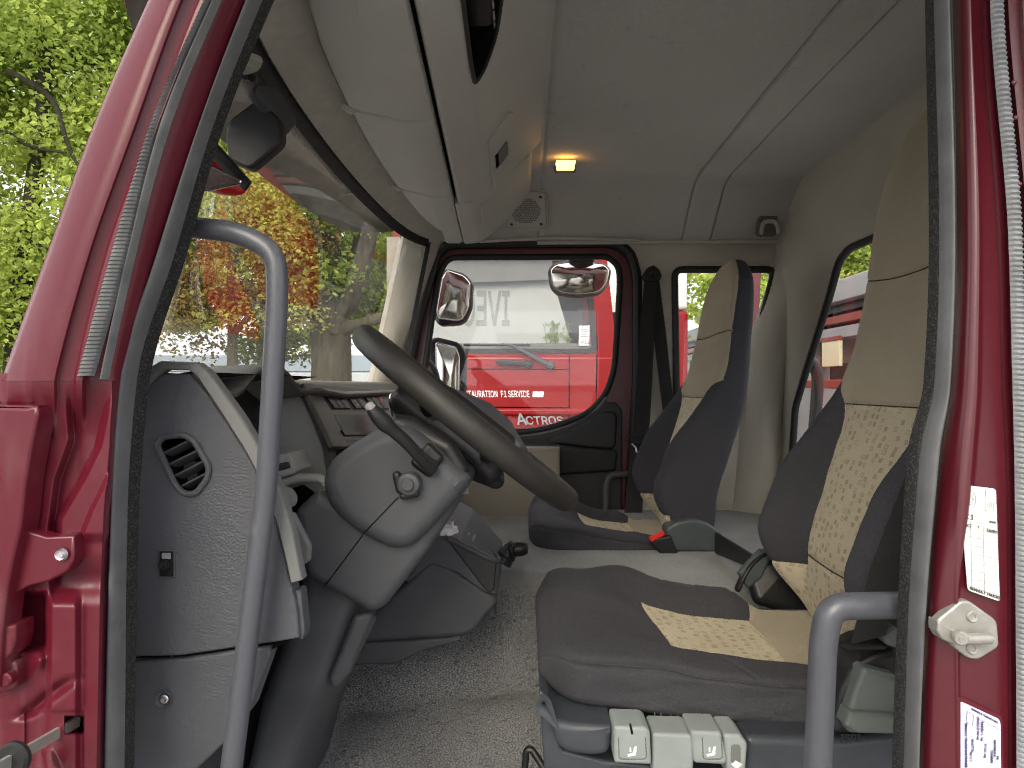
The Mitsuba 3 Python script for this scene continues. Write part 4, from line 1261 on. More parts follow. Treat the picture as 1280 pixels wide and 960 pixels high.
obj('tray_floor', hull([P(560, 676, 1.56), P(615, 708, 1.56), P(612, 702, 1.72), P(580, 668, 1.72)], .004), 'm_black', cc)
for i in range(3):
    obj('divider', hull([P(574 + 6 * i, 676 + 4 * i, 1.62), P(579 + 7 * i, 664 + 3 * i, 1.66), P(576 + 6 * i, 668 + 3 * i, 1.68)], .003), 'm_visor', cc)
obj('wall_panel', hull([P(566, 636, 1.86), P(600, 668, 1.86), P(580, 690, 1.86), P(556, 660, 1.80)], .012), 'm_plastic_dark', cc)
pap = trimesh.creation.icosphere(3, .016)
pap.vertices += .009 * (meshkit.noise(pap.vertices * 160)[:, None] - .5) * pap.vertices / .016 * 2
pap.vertices = pap.vertices * [1.2, .8, .8] + P(560, 661, 1.53)
solo('paper_scrap', pap, 'm_white', 'crumpled scrap of white paper stuck beside the console tray', 'paper', smooth=False)
gl = thing('gear_lever', 'black gear lever with a bent knob beside the console tray', 'gear lever')
obj('boot', lathe([(.026, 0), (.022, .015), (.024, .02), (.018, .04), (.012, .055), (.001, .056)], P(628, 702, 1.80), [.4, 0, .6], 20), 'm_rubber', gl)
obj('stalk', tube([P(628, 694, 1.80), P(642, 688, 1.80)], .014, 14), 'm_black', gl)
obj('collar', lathe([(.001, 0), (.022, 0), (.026, .004), (.022, .010), (.001, .010)], P(637, 690, 1.80), [.95, 0, .2], 20), 'm_black', gl)
obj('knob', tube(smooth_path([P(640, 689, 1.80), P(648, 686, 1.80), P(657, 686, 1.80)], 10), [.016, .018, .019, .019, .019, .019, .019, .018, .017, .015], 18), 'm_black', gl)

# ------------------------------------------------------------------ steering column
sc = thing('steering_column', 'dark blue-grey steering column cover with stalk and round adjuster knob', 'steering column')
big = [(399, 606), (404, 588), (414, 573), (436, 556), (462, 541), (478, 534), (497, 532), (512, 535), (530, 546), (548, 563), (568, 581), (589, 599), (580, 615), (548, 652), (527, 674), (512, 686), (497, 689), (482, 687), (468, 680), (445, 668), (420, 648), (408, 634)]
obj('cover', slab(big, 1.165, .47, .028, .012, k=7), 'm_plastic_dark', sc)
low = [(366, 640), (396, 612), (440, 640), (590, 600), (575, 628), (535, 690), (500, 735), (482, 758), (473, 765), (461, 767), (430, 750), (403, 735), (382, 722), (372, 690)]
obj('lower_cover', slab(low, 1.195, .40, .020, .010, k=6), 'm_plastic_dark', sc)
obj('seam', slab([(497, 621.5), (498, 622.5), (454, 668), (453, 667.3)], 1.1635, .004, .0003), 'm_dark_gap', sc)
obj('seam', slab([(452.6, 669), (453.6, 670), (405, 735), (404, 734.2)], 1.1935, .004, .0003), 'm_dark_gap', sc)
obj('top_cover', hull([P(498, 530, 1.22), P(520, 533, 1.22), P(560, 560, 1.20), P(575, 585, 1.20), P(540, 556, 1.55), P(500, 524, 1.5)], .016), 'm_plastic_black', sc)
obj('stalk_gaiter', hull([P(520, 578, 1.162), P(536, 590, 1.162), P(548, 572, 1.165), P(536, 560, 1.165)], .008), 'm_black', sc)
stp = smooth_path([P(540, 584, 1.15), P(528, 574, 1.13), P(505, 550, 1.10), P(480, 528, 1.08), P(471, 518, 1.075), P(464, 510, 1.072)], 24)
obj('stalk', tube(stp, np.interp(np.linspace(0, 1, 24), [0, .1, .3, .7, .78, .9, 1], [.013, .0115, .0105, .0105, .0135, .013, .009]), 18, flat=.8), 'm_plastic_black', sc)
obj('stalk_tip', tube([stp[-1], stp[-1] * 1.0 + (stp[-1] - stp[-4]) * .3], [.0085, .007], 14), 'm_ink_gray', sc + '__stalk')
k0 = P(511, 605, 1.145)
obj('adjuster_collar', [lathe([(.001, .022), (.017, .022), (.019, .015), (.018, .010), (.001, .010)], k0, [0, 1, 0], 24), hull([P(496, 594, 1.152), P(500, 612, 1.152)], .007), hull([P(520, 617, 1.152), P(504, 620, 1.152)], .006)], 'm_plastic_black', sc)
obj('adjuster_knob', lathe([(.001, -.011), (.0085, -.011), (.010, -.0095), (.0105, -.006), (.0145, -.006), (.0175, -.004), (.019, .001), (.019, .012), (.001, .014)], k0 - np.array([0, .002, 0]), [0.05, 1, 0.05], 32), 'm_plastic_dark', sc)
obj('lower_lock', hull([P(563, 634, 1.22), P(560, 640, 1.22)], .006), 'm_black', sc)

# ------------------------------------------------------------------ steering wheel
sw_ = thing('steering_wheel', 'large black steering wheel with grained rim tilted flat above the column', 'steering wheel')
WC = P(583, 522, 1.40)
e0, e1 = P(457, 424, 1.40), P(706, 625, 1.40)
dW = (e1 - e0) / np.linalg.norm(e1 - e0)
RW = np.linalg.norm(e1 - e0) / 2
lat = np.array([0, 1.0, 0]) + np.array([.64, 0, .77]) * WTILT
lat -= dW * (lat @ dW); lat /= np.linalg.norm(lat)
nW = np.cross(dW, lat)
if nW[2] < 0:
    nW = -nW
th = np.linspace(0, 2 * np.pi, 120, endpoint=False)
obj('rim', tube(WC + RW * (np.cos(th)[:, None] * dW + np.sin(th)[:, None] * lat), .0235, 24, closed=True, up=nW, flat=.9), 'm_wheel_rim', sw_, smooth=True)


def wp(u, v, w):
    return WC + dW * u + lat * v + nW * w


hub = [wp(u, v, w) for u, v, w in ((-.11, -.08, -.045), (-.11, .08, -.045), (.10, -.085, -.045), (.10, .085, -.045), (-.05, -.06, .008), (-.05, .06, .008), (.09, -.07, .010), (.09, .07, .010))]
obj('hub', hull(hub, .022), 'm_plastic_black', sw_)
obj('horn_pad', hull([wp(-.035, -.05, .024), wp(-.035, .05, .024), wp(.11, -.07, .020), wp(.11, .07, .020), wp(.15, .0, .008), wp(.02, 0, .040), wp(.07, 0, .038)], .012), 'm_plastic_dark', sw_)
for s in (-1, 1):
    for u in (-.055, .07):
        a = wp(u, s * .07, -.02)
        b = wp(u * 1.25, s * math.sqrt(max(0, RW ** 2 - (u * 1.25) ** 2)), 0)
        obj('spoke', tube(smooth_path([a, (a + b) / 2 - nW * .008, b], 10), np.linspace(.024, .014, 10), 14, flat=.55, up=nW), 'm_plastic_black', sw_)
obj('hub_skirt', hull([wp(-.12, -.04, -.06), wp(-.12, .04, -.06), wp(.12, -.06, -.055), wp(.12, .06, -.055), wp(.05, -.09, -.05), wp(.05, .09, -.05), wp(0, 0, -.10)], .016), 'm_plastic_black', sw_)
obj('control_strip', hull([wp(-.03, -.105, -.038), wp(.07, -.105, -.038)], .012), 'm_plastic_dark', sw_)

# ------------------------------------------------------------------ seats
def smst(a, b, x):
    t = np.clip((np.asarray(x) - a) / (b - a), 0, 1)
    return t * t * (3 - 2 * t)


def backrest(seat, yc, dx, zk, tag):
    zt = np.array([-.53, -.49, -.365, -.2, -.04, .2, .4, .5, .545, .565, .573])
    xf = PchipInterpolator(zt, np.array([.625, .612, .605, .648, .700, .735, .765, .786, .801, .815, .828]))
    tk = PchipInterpolator(zt, np.array([.06, .11, .13, .13, .125, .115, .095, .075, .055, .030, .006]))
    hw = PchipInterpolator([-.53, -.48, -.40, -.25, -.05, .10, .22, .35, .45, .51, .55, .565, .573], [.17, .205, .235, .25, .245, .222, .203, .198, .178, .135, .085, .05, .01])
    yi = PchipInterpolator([-.53, -.36, -.2, -.08, -.04, -.01, .01, .03, .05], [.150, .148, .155, .162, .172, .195, .215, .245, .28])
    bo = PchipInterpolator([-.53, -.47, -.40, -.30, -.20, -.08, .02, .1, .6], [0, .03, .070, .102, .096, .055, .012, 0, 0])
    zz = np.concatenate([np.linspace(-.53, .50, 190), np.linspace(.505, .573, 36)])
    th = np.linspace(0, 2 * np.pi, 900, endpoint=False)
    secs, fields = [], []
    for z in zz:
        w, k = float(hw(z)), float(tk(z))
        n = 3.6
        ex = np.sign(np.cos(th)) * np.abs(np.cos(th)) ** (2 / n)
        ey = np.sign(np.sin(th)) * np.abs(np.sin(th)) ** (2 / n)
        q = resamp(np.stack([ex * k / 2, ey * w], 1), 260)
        front = .5 - q[:, 0] / k                      # 1 at the front, 0 at the back
        y = q[:, 1]
        ay = np.abs(y)
        x = xf(z) + k * (1 - front) + 0 * y
        x = x - float(bo(z)) * smst(.150, .218, ay) * smst(.15, .7, front)
        x = x + .010 * (1 - smst(0, .15, ay)) * front * smst(.0, -.2, z) * -.6
        dark = np.minimum(ay - yi(np.clip(z, -.53, .05)) + 0 * y, (z + .388 + .10 * (ay - .15)) * 1.0)
        fr = front - .72
        seam = np.maximum(np.exp(-(dark / .005) ** 2), np.maximum(np.exp(-((z + .04 + .03 * (y) * 0) / .004) ** 2) * (dark < 0), np.exp(-((z + .365) / .005) ** 2) * (dark < 0)))
        hs = .235 - .02 * np.cos(y / .2 * 1.5)
        seam = np.maximum(seam, np.exp(-((z - hs) / .004) ** 2))
        x = x + .0045 * seam * smst(.35, .6, front)
        pt = np.stack([x, y, np.full_like(y, z)], 1)
        wr = meshkit.fbm(pt * [14, 16, 9] + yc, 3) - .5
        x = x + .006 * wr * smst(.3, .8, front)
        zw = z if z < 0 else z * zk
        secs.append(np.stack([x + dx, y + yc, np.full_like(y, zw)], 1))
        dl = np.hypot(np.diff(x, append=x[:1]), np.diff(y, append=y[:1]))
        arc = np.cumsum(dl)
        arc = arc - arc[np.argmax(front - 9 * ay)]
        fields.append(np.stack([fr, dark, z + .04 + 0 * y, z - hs, z + .365 + 0 * y, y, arc, np.full_like(y, z)], 1))
    A, Fd = np.array(secs), np.array(fields)
    m = grid(A, closed=True)
    if loft(A[:, ::4]).volume * 1 and True:
        g = loft(A[::6, ::6])
        gm = grid(A[::6, ::6], closed=True)
        # same winding as the solid
        if not np.array_equal(gm.faces[0], g.faces[0]):
            m.faces = m.faces[:, ::-1]
    cols = np.vstack([Fd.reshape(-1, 8)])
    m.vertex_attributes = {}
    parts_ = {}

    def cut(mesh, fl, i, sign=1):
        return split_f(mesh, fl, i)

    fr_m, fr_f, ba_m, ba_f = split_f(m, cols, 0)
    dk_m, dk_f, ce_m, ce_f = split_f(fr_m, fr_f, 1)
    b1, f1, b2, f2 = split_f(dk_m, dk_f, 5)
    up_m, up_f, lo_m, lo_f = split_f(ce_m, ce_f, 2)
    hd_m, hd_f, sh_m, sh_f = split_f(up_m, up_f, 3)
    pr_m, pr_f, lu_m, lu_f = split_f(lo_m, lo_f, 4)
    k = obj('backrest', ba_m, 'm_cloth_dark', seat, smooth=True)
    obj('bolster', b1, 'm_cloth_dark', k, smooth=True)
    obj('bolster', b2, 'm_cloth_dark', k, smooth=True)
    obj('headrest', hd_m, 'm_cloth_tan', seat, smooth=True)
    obj('shoulder_panel', sh_m, 'm_cloth_tan', k, smooth=True, label='plain tan upper panel of the backrest')
    obj('printed_panel', pr_m, 'm_cloth_print_back', k, smooth=True, label='beige panel woven with small brown dashes', uv=pr_f[:, 6:8])
    obj('lumbar_panel', lu_m, 'm_cloth_print_back', k, smooth=True, uv=lu_f[:, 6:8])
    sm_ = []
    for fi, lim in ((3, .74), (2, .74), (4, .74)):
        line = []
        for j in range(A.shape[1]):
            f_ = Fd[:, j, fi]
            i_ = np.where((f_[:-1] < 0) & (f_[1:] >= 0))[0]
            if len(i_) and Fd[i_[0], j, 0] > .02 and (fi == 3 or Fd[i_[0], j, 1] < .002):
                i0 = i_[0]
                t = -f_[i0] / (f_[i0 + 1] - f_[i0])
                line.append((Fd[i0, j, 5], A[i0, j] * (1 - t) + A[i0 + 1, j] * t))
        line = [p_ for _, p_ in sorted(line, key=lambda q: q[0])]
        if len(line) > 4:
            sm_.append(tube(np.array(line[::2]) + [-.0006, 0, 0], .0013, 6))
    obj('seam', cat(sm_), 'm_thread', k, kind='stuff')


def split_f(mesh, fl, i):
    """split() that carries the other fields along"""
    v = np.asarray(mesh.vertices)
    big = trimesh.Trimesh(v, mesh.faces, process=False)
    out = []
    f = np.where(np.abs(fl[:, i]) < 1e-9, 1e-9, fl[:, i])
    Fc = np.asarray(mesh.faces)
    for s in (1, -1):
        g = f * s
        ins = g[Fc] > 0
        cnt = ins.sum(1)
        keep = [Fc[cnt == 3]]
        ev, ef, cache, new = [], [], {}, []

        def c(a, b):
            key = (min(a, b), max(a, b))
            if key not in cache:
                t = g[a] / (g[a] - g[b])
                cache[key] = len(v) + len(ev)
                ev.append(v[a] + (v[b] - v[a]) * t)
                ef.append(fl[a] + (fl[b] - fl[a]) * t)
            return cache[key]

        for q in Fc[cnt == 1]:
            k = int(np.argmax(g[q] > 0))
            a, b, d = q[k], q[(k + 1) % 3], q[(k + 2) % 3]
            new.append([a, c(a, b), c(a, d)])
        for q in Fc[cnt == 2]:
            k = int(np.argmin(g[q] > 0))
            a, b, d = q[k], q[(k + 1) % 3], q[(k + 2) % 3]
            ab, ad = c(a, b), c(a, d)
            new += [[ab, b, d], [ab, d, ad]]
        ff = np.vstack(keep + ([np.array(new, int)] if new else []))
        vv = np.vstack([v] + ([np.array(ev)] if ev else []))
        fv = np.vstack([fl] + ([np.array(ef)] if ef else []))
        used = np.unique(ff)
        mp = np.full(len(vv), -1)
        mp[used] = np.arange(len(used))
        out += [trimesh.Trimesh(vv[used], mp[ff], process=False), fv[used]]
    return out


def cushion(seat, yc, x0, x1, zo, big_bolster=True):
    zt = PchipInterpolator([0, .12, .4, .7, 1.0], [-.436, -.434, -.486, -.506, -.506])
    zb = PchipInterpolator([0, .1, .5, 1.0], [-.528, -.540, -.562, -.568])
    L = x1 - x0
    ss = np.concatenate([np.linspace(0, .09, 26), np.linspace(.095, .94, 130), np.linspace(.945, 1, 16)])
    th = np.linspace(0, 2 * np.pi, 900, endpoint=False)
    secs, fields, pipe = [], [], []
    for s in ss:
        x = x0 + L * s
        r = .045
        d0 = min(1, s * L / r)
        sh = math.sqrt(max(0, 1 - (1 - d0) ** 2))
        d1 = min(1, (1 - s) * L / .03)
        sh = min(sh, math.sqrt(max(0, 1 - (1 - d1) ** 2)))
        zc, hh = (zt(s) + zb(s)) / 2, (zt(s) - zb(s)) / 2
        plan = .250 - .05 * (1 - smst(0, .10, s * L)) ** 2 * 1.0
        w = plan - .012 * (1 - sh)
        n = 4.6
        q = resamp(np.stack([np.sign(np.cos(th)) * np.abs(np.cos(th)) ** (2 / n) * w, np.sign(np.sin(th)) * np.abs(np.sin(th)) ** (2 / n)], 1) * [1, .06], 280)
        up = q[:, 1] / .06
        y = q[:, 0]
        ay = np.abs(y)
        z = zc + up * hh * (.25 + .75 * sh)
        g = smst(.14, .36, s) * (1 - smst(.66, .80, s) * np.where(y > 0, 1.0, .3))
        z = z + np.where(y > 0,   .050 if big_bolster else .03, .030 if big_bolster else .03) * smst(.115, .185, ay) * g * smst(.0, .8, up) + np.where(y > 0, .024, 0) * smst(.05, .2, ay) * (1 - smst(.25, .5, s)) * smst(.0, .8, up) * smst(0, .05, s)
        z = z + .012 * (1 - smst(0, .2, ay)) * (1 - smst(.25, .5, s)) * smst(0, .8, up)
        wi = np.where(y > 0, .128, .146) + .085 * smst(.715, .755, s) * (y > 0)
        ins = np.minimum(np.minimum(wi - ay, (s - .3765 + .168 * y) * L), (up - .2) * .1)
        seam = np.exp(-(ins / .005) ** 2) * smst(.3, .6, up)
        seam = np.maximum(seam, np.exp(-((up - .62) / .05) ** 2) * (ay > .9 * w) * .9)
        fr = np.exp(-(((s * L - .26) - .9 * (ay - .13)) / .006) ** 2) * (ay > .125) * (ay < .25) * smst(.3, .6, up) * .8
        z = z - .0045 * np.maximum(seam, fr)
        y = y - np.sign(y) * .005 * np.exp(-((up - .62) / .05) ** 2)
        pt = np.stack([np.full_like(y, x), y, z], 1)
        side = smst(.8, .95, ay / w)
        wr = meshkit.fbm(pt * [9, 4, 34] + yc * 3, 3) - .5
        y = y + np.sign(y) * .022 * wr * side * smst(.0, .3, s)
        z = z + .010 * (meshkit.fbm(pt * [11, 11, 5] + 3.1, 3) - .5) * smst(0, .5, up)
        cr = np.zeros_like(y)
        for s_c in (.45, .56, .69):
            cr = np.maximum(cr, np.exp(-((s - s_c - .1 * (ay - .2)) / .006) ** 2))
        z = z - .003 * cr * (ay > .16) * smst(.3, .6, up) * (y > 0)
        secs.append(np.stack([np.full_like(y, x), y + yc, z + zo], 1))
        nr = np.where(y < -.6 * w)[0]
        nr = nr[np.argsort(up[nr])]
        pipe.append([x, np.interp(.62, up[nr], y[nr]) + yc - .0012, np.interp(.62, up[nr], z[nr]) + zo])
        fields.append(np.stack([ins, (s - .705) * L + 0 * y, y, up], 1))
    A, Fd = np.array(secs), np.array(fields)
    full = loft(A)
    nv = len(A) * A.shape[1]
    cols = np.vstack([Fd.reshape(-1, 4), Fd[0].mean(0) - [9, 0, 0, 0], Fd[-1].mean(0) - [9, 0, 0, 0]])
    i_m, i_f, d_m, d_f = split_f(full, cols, 0)
    r_m, r_f, p_m, p_f = split_f(i_m, i_f, 1)
    k = obj('cushion', d_m, 'm_cloth_dark', seat, smooth=True)
    obj('printed_panel', p_m, 'm_cloth_print_seat', k, smooth=True, label='beige cushion panel woven with small brown dashes')
    obj('rear_panel', r_m, 'm_cloth_tan', k, smooth=True)
    obj('piping', tube(np.array(pipe[24:-10:2]), .0019, 8), 'm_cloth_dark', k)
    st = []
    for y in np.linspace(-.12, .15, 26):
        xx = x0 + L * .705
        st.append(box([xx + .0012, yc + y, float(zt(.705)) + zo + .006 * (1 - abs(y) / .15) - .003], [.0022, .007, .0016], 0))
    obj('stitching', cat(st), 'm_stitch', k, smooth=False, kind='stuff')


ds = thing('driver_seat', 'large beige and charcoal driver seat in the foreground with grey buttons on its base', 'seat')
backrest(ds, 1.40, 0.0, 1.0, 'd')
cushion(ds, 1.415, .022, .665, 0.0)
ps = thing('passenger_seat', 'smaller beige and charcoal cloth passenger seat by the far door', 'seat')
backrest(ps, 2.40, -.135, .735, 'p')
cushion(ps, 2.40, .010, .50, .020, False)
obj('base', box([.27, 2.40, -.565], [.46, .44, .13], .02), 'm_seat_plastic', ps)
obj('recliner_cover', slab([(831, 660), (845, 652), (866, 648), (886, 654), (905, 668), (900, 690), (836, 690)], 2.13, .06, .010, .02), 'm_teal', ps)
bk = obj('belt_buckle', hull([P(815, 676, 2.12), P(836, 672, 2.12), P(828, 690, 2.12), P(844, 692, 2.12)], .008), 'm_black', ps)
obj('release_button', hull([P(812, 672, 2.11), P(828, 664, 2.11), P(814, 676, 2.11), P(830, 668, 2.11)], .003), 'm_red_button', bk)
obj('slide_bar', hull([P(896, 668, 2.10), P(958, 706, 1.75), P(960, 716, 1.75), P(896, 690, 2.10)], .006), 'm_black', cab)
# base of the driver seat: plastic housing, buttons, levers
base = obj('base_corner', slab([(679, 884), (688, 890), (698, 902), (720, 906), (764, 907), (766, 910), (762, 944), (740, 947), (712, 943), (698, 936), (690, 915), (680, 880)], 1.115, .32, .012, .012), 'm_seat_plastic', ds)
obj('base_front', slab([(674, 862), (686, 872), (694, 905), (702, 938), (760, 952), (940, 968), (940, 1010), (690, 1010), (680, 960)], 1.150, .40, .006, .006), 'm_seat_plastic', ds)
obj('base_core', box([.36, 1.40, -.62], [.58, .40, .17], .02), 'm_black', ds)
obj('base_side', slab([(932, 921), (1000, 921), (1060, 925), (1124, 915), (1124, 1010), (932, 1010)], 1.115, .30, .012, .010), 'm_seat_plastic', ds)
for q, hi in (([(767, 908), (806, 909), (813, 914), (815, 957), (768, 955)], 1.095), ([(816, 917), (862, 918), (869, 926), (867, 970), (816, 970)], 1.100), ([(863, 914), (902, 915), (910, 952), (906, 957), (868, 955)], 1.095), ([(904, 918), (925, 918), (935, 930), (932, 975), (910, 975)], 1.098)):
    b = obj('button', slab(q, hi, .06, .006, .005), 'm_lever_gray', ds)
    labels[b] = {}
for i, n in ((0, (791, 945)), (2, (890, 945))):
    b = ds + '__button' + ('' if i == 0 else '_002')
    x, y = n
    obj('symbol', [flatsheet([XZ(x + dx_, y + dy_, 1.0945) for dx_, dy_ in ((-7, -2), (0, -4), (2, -12), (5, -12), (4, -1), (-6, 1))], 1.0943), flatsheet([XZ(x - 3 + dx_, y - 8 + dy_, 1.0945) for dx_, dy_ in ((-1, -3), (1, -3), (1, 3), (-1, 3))], 1.0943)], 'm_white', b, smooth=False)
    px0, px1 = (773, 808) if i == 0 else (878, 903)
    obj('groove', tube(round_path([P(px0, 922, 1.0945), P(px0 + 1, 949, 1.0945), P(px1, 949, 1.0945), P(px1 - 1, 922, 1.0945)], .006), .0008, 6), 'm_lever_dark', b)
obj('groove', slab([(787, 906), (789, 906), (792, 918), (789, 918)], 1.0935, .004, .0003), 'm_dark_gap', ds + '__button')
b3 = ds + '__button_003'
obj('groove', slab(rounded2([(914, 931), (926, 931), (926, 955), (914, 955)], 5), 1.0965, .004, .0005), 'm_plastic_gray', b3)
obj('symbol', slab([(920, 951), (928, 956), (921, 962), (914, 956)], 1.0955, .004, .0005), 'm_white', b3)
for x in (818, 826, 838, 846):
    obj('spring', tube([P(x, 888, 1.17), P(x + 1, 906, 1.17)], .0012, 6), 'm_lever_dark', ds)
hs_ = obj('tilt_housing', slab([(1040, 918), (1048, 870), (1062, 838), (1078, 826), (1098, 816), (1124, 812), (1124, 918)], 1.10, .10, .010, .012), 'm_plastic_black', ds)
lv = obj('tilt_lever', slab([(1056, 905), (1062, 884), (1078, 838), (1084, 835), (1124, 846), (1130, 918), (1062, 918)], 1.078, .03, .008, .006), 'm_lever_dark', ds)
obj('lip', slab([(1056, 908), (1062, 890), (1130, 895), (1130, 919), (1072, 918)], 1.066, .03, .006, .004), 'm_lever_dark', lv)
o = P(1050, 926, 1.094)
obj('lettering', text('ISRI', .0105, o, [1, 0, 0], [0, 0, 1], True, .0012), 'm_plastic_black', hs_, smooth=False)
obj('belt_arm', slab([(1042, 796), (1052, 802), (1100, 803), (1112, 808), (1108, 813), (1060, 815), (1048, 808)], 1.09, .03, .004, .004), 'm_black', ds)
obj('belt_arm_cap', slab([(1100, 795), (1124, 785), (1124, 812), (1110, 808)], 1.08, .04, .006, .004), 'm_lever_dark', ds)
obj('hinge_cover', hull([P(926, 716, 1.66), P(950, 690, 1.68), P(962, 690, 1.68), P(948, 720, 1.66), P(935, 730, 1.66)], .008), 'm_teal', ds)
obj('hinge_arm', tube(smooth_path([P(922, 736, 1.66), P(930, 718, 1.66), P(955, 693, 1.68), P(985, 688, 1.68)], 14), .013, 10, flat=.5), 'm_black', ds)
obj('hinge_link', hull([P(942, 720, 1.68), P(990, 700, 1.68), P(1000, 760, 1.66), P(950, 745, 1.66)], .02), 'm_black', ds)
obj('back_shell', hull([[.70, 1.19, -.50], [.78, 1.19, -.50], [.70, 1.62, -.50], [.78, 1.62, -.50], [.74, 1.19, -.30], [.74, 1.62, -.30]], .02), 'm_black', ds)
obj('slide_lever', tube(round_path([P(652, 1000, 1.22), P(658, 938, 1.22), P(664, 936, 1.22), P(690, 975, 1.20)], .01), .006, 10), 'm_black', ds)
# driver belt passing down behind the pillar edge
wb = np.array([P(1165, 560, 1.06), P(1112, 700, 1.06), P(1085, 800, 1.07)])
obj('belt', loft([[p + np.array([-.024, .003, -.008]), p + np.array([.024, -.003, .008]), p + np.array([.024, -.001, .008]), p + np.array([-.024, .005, -.008])] for p in wb]), 'm_webbing', ds, smooth=False)

# ------------------------------------------------------------------ passenger belt on the far wall
sb = thing('seat_belt', 'black passenger seat belt hanging from a wall anchor beside the far door', 'seat belt')


def strap(pts, w, wdir=(1, 0, 0), t=.0014):
    s = []
    for p, wi in zip(pts, np.broadcast_to(w, (len(pts),))):
        d = np.asarray(wdir, float) * wi / 2
        s.append([p - d, p + d, p + d - np.array([0, t, 0]), p - d - np.array([0, t, 0])])
    return loft(s)


obj('webbing', strap(smooth_path([P(813, 352, 2.80), P(808, 430, 2.80), P(801, 540, 2.80), P(795, 600, 2.79), P(790, 660, 2.78)], 24), np.interp(np.linspace(0, 1, 24), [0, .2, 1], [.050, .058, .070])), 'm_webbing', sb, smooth=False)
obj('webbing', strap(smooth_path([P(818, 352, 2.815), P(826, 430, 2.82), P(838, 530, 2.82), P(842, 560, 2.82)], 20), np.interp(np.linspace(0, 1, 20), [0, .3, 1], [.04, .05, .045])), 'm_webbing', sb, smooth=False)
obj('anchor', [slab([(803, 345), (810, 334), (817, 331), (824, 336), (828, 345), (824, 352), (807, 352)], 2.79, .03, .006, .006), lathe([(.001, -.008), (.010, -.008), (.014, -.004), (.014, .004), (.001, .004)], P(816, 341, 2.785), [0, 1, 0], 18)], 'm_black', sb)
bu = obj('buckle_slide', hull([P(787, 546, 2.77), P(808, 550, 2.77), P(806, 556, 2.77), P(790, 553, 2.77)], .006), 'm_black', sb)
obj('tongue', tube(round_path([P(790, 555, 2.765), P(795, 560, 2.765), P(795, 566, 2.765), P(801, 566, 2.765), P(801, 560, 2.765), P(806, 556, 2.765)], .01), .005, 8), 'm_steel', sb)
for y in (564, 577):
    obj('stud', lathe([(.001, -.004), (.006, -.003), (.008, .002), (.001, .003)], P(812, y, 2.845), [0, 1, 0], 14), 'm_console', cab)
obj('belt_guide', box(P(804, 592, 2.80), [.05, .03, .035], .004), 'm_black', sb)

# ------------------------------------------------------------------ grab rails by the door
g1 = round_path([P(210, 283, .93), P(250, 285, .905), P(300, 291, .90), P(345, 316, .90), P(347, 365, .90), P(334, 600, .905), P(302, 860, .905), P(283, 1010, .905)], .035, 9)
solo('grab_rail', tube(g1, .0138, 22), 'm_rail', 'long dark grey grab rail running down in front of the dashboard end', 'grab rail', 'grab rails at the driver door')
g2 = round_path([P(1150, 756, .93), P(1095, 757, .905), P(1038, 758, .90), P(1029, 800, .90), P(1020, 1010, .905)], .052, 12)
solo('grab_rail', tube(g2, .0168, 22), 'm_rail', 'short bent grey grab rail beside the driver seat base', 'grab rail', 'grab rails at the driver door')
labels['grab_rail'].pop('group'); labels['grab_rail_001'].pop('group')

# ------------------------------------------------------------------ stickers on the door pillar
def sheet_frame(tl, tr, bl, Y):
    """A small sheet measured by three corners: origin top left, U along the top, V up; sizes in metres"""
    a, b, c_ = P(*tl, Y), P(*tr, Y), P(*bl, Y)
    return a, b - a, a - c_


def on_sheet(fr, u, v, lift=.0006):
    a, U, V = fr
    return a + U * u - V * v - np.array([0, lift, 0])


SY = .8245
so = P(1204, 607, SY)
wpx = [(1203, 606), (1245, 611), (1250, 752), (1210, 738), (1206, 690)]
stk = obj('service_sticker', slab(wpx, SY, .0012, .0002, .004), 'm_sticker', None, smooth=False)
labels[stk] = {'label': 'white service table sticker on the red door pillar above the lock striker', 'category': 'sticker'}
ink, ink2 = [], []


def ln(x0, y0, x1, y1, w=.0004, Y=SY - .0006):
    a, b = P(x0, y0, Y), P(x1, y1, Y)
    d = (b - a) / np.linalg.norm(b - a)
    n = np.cross(d, [0, 1, 0]) * w / 2
    return trimesh.Trimesh([a - n, b - n, b + n, a + n, a - n + [0, .0003, 0], b - n + [0, .0003, 0], b + n + [0, .0003, 0], a + n + [0, .0003, 0]],
                           [[0, 1, 2], [0, 2, 3], [0, 4, 5], [0, 5, 1], [3, 2, 6], [3, 6, 7], [1, 5, 6], [1, 6, 2], [0, 3, 7], [0, 7, 4]], process=False)


lines = [(1204, 638, 1248, 645), (1204, 651, 1248, 657), (1205, 660, 1248, 668), (1213.5, 653, 1215, 736), (1229, 656, 1231, 741), (1208.5, 731, 1249, 745)]
for i in range(6):
    y = 670 + 10.5 * i
    lines.append((1215, y + 1.5, 1248, y + 7.5))
    lines += [(1209.5, y - .3, 1213, y + .3), (1223.5, y + 3.2, 1227.5, y + 3.9)]
for l in lines:
    ink.append(ln(*l, w=.00045 if abs(l[2] - l[0]) > 5 else .0006))
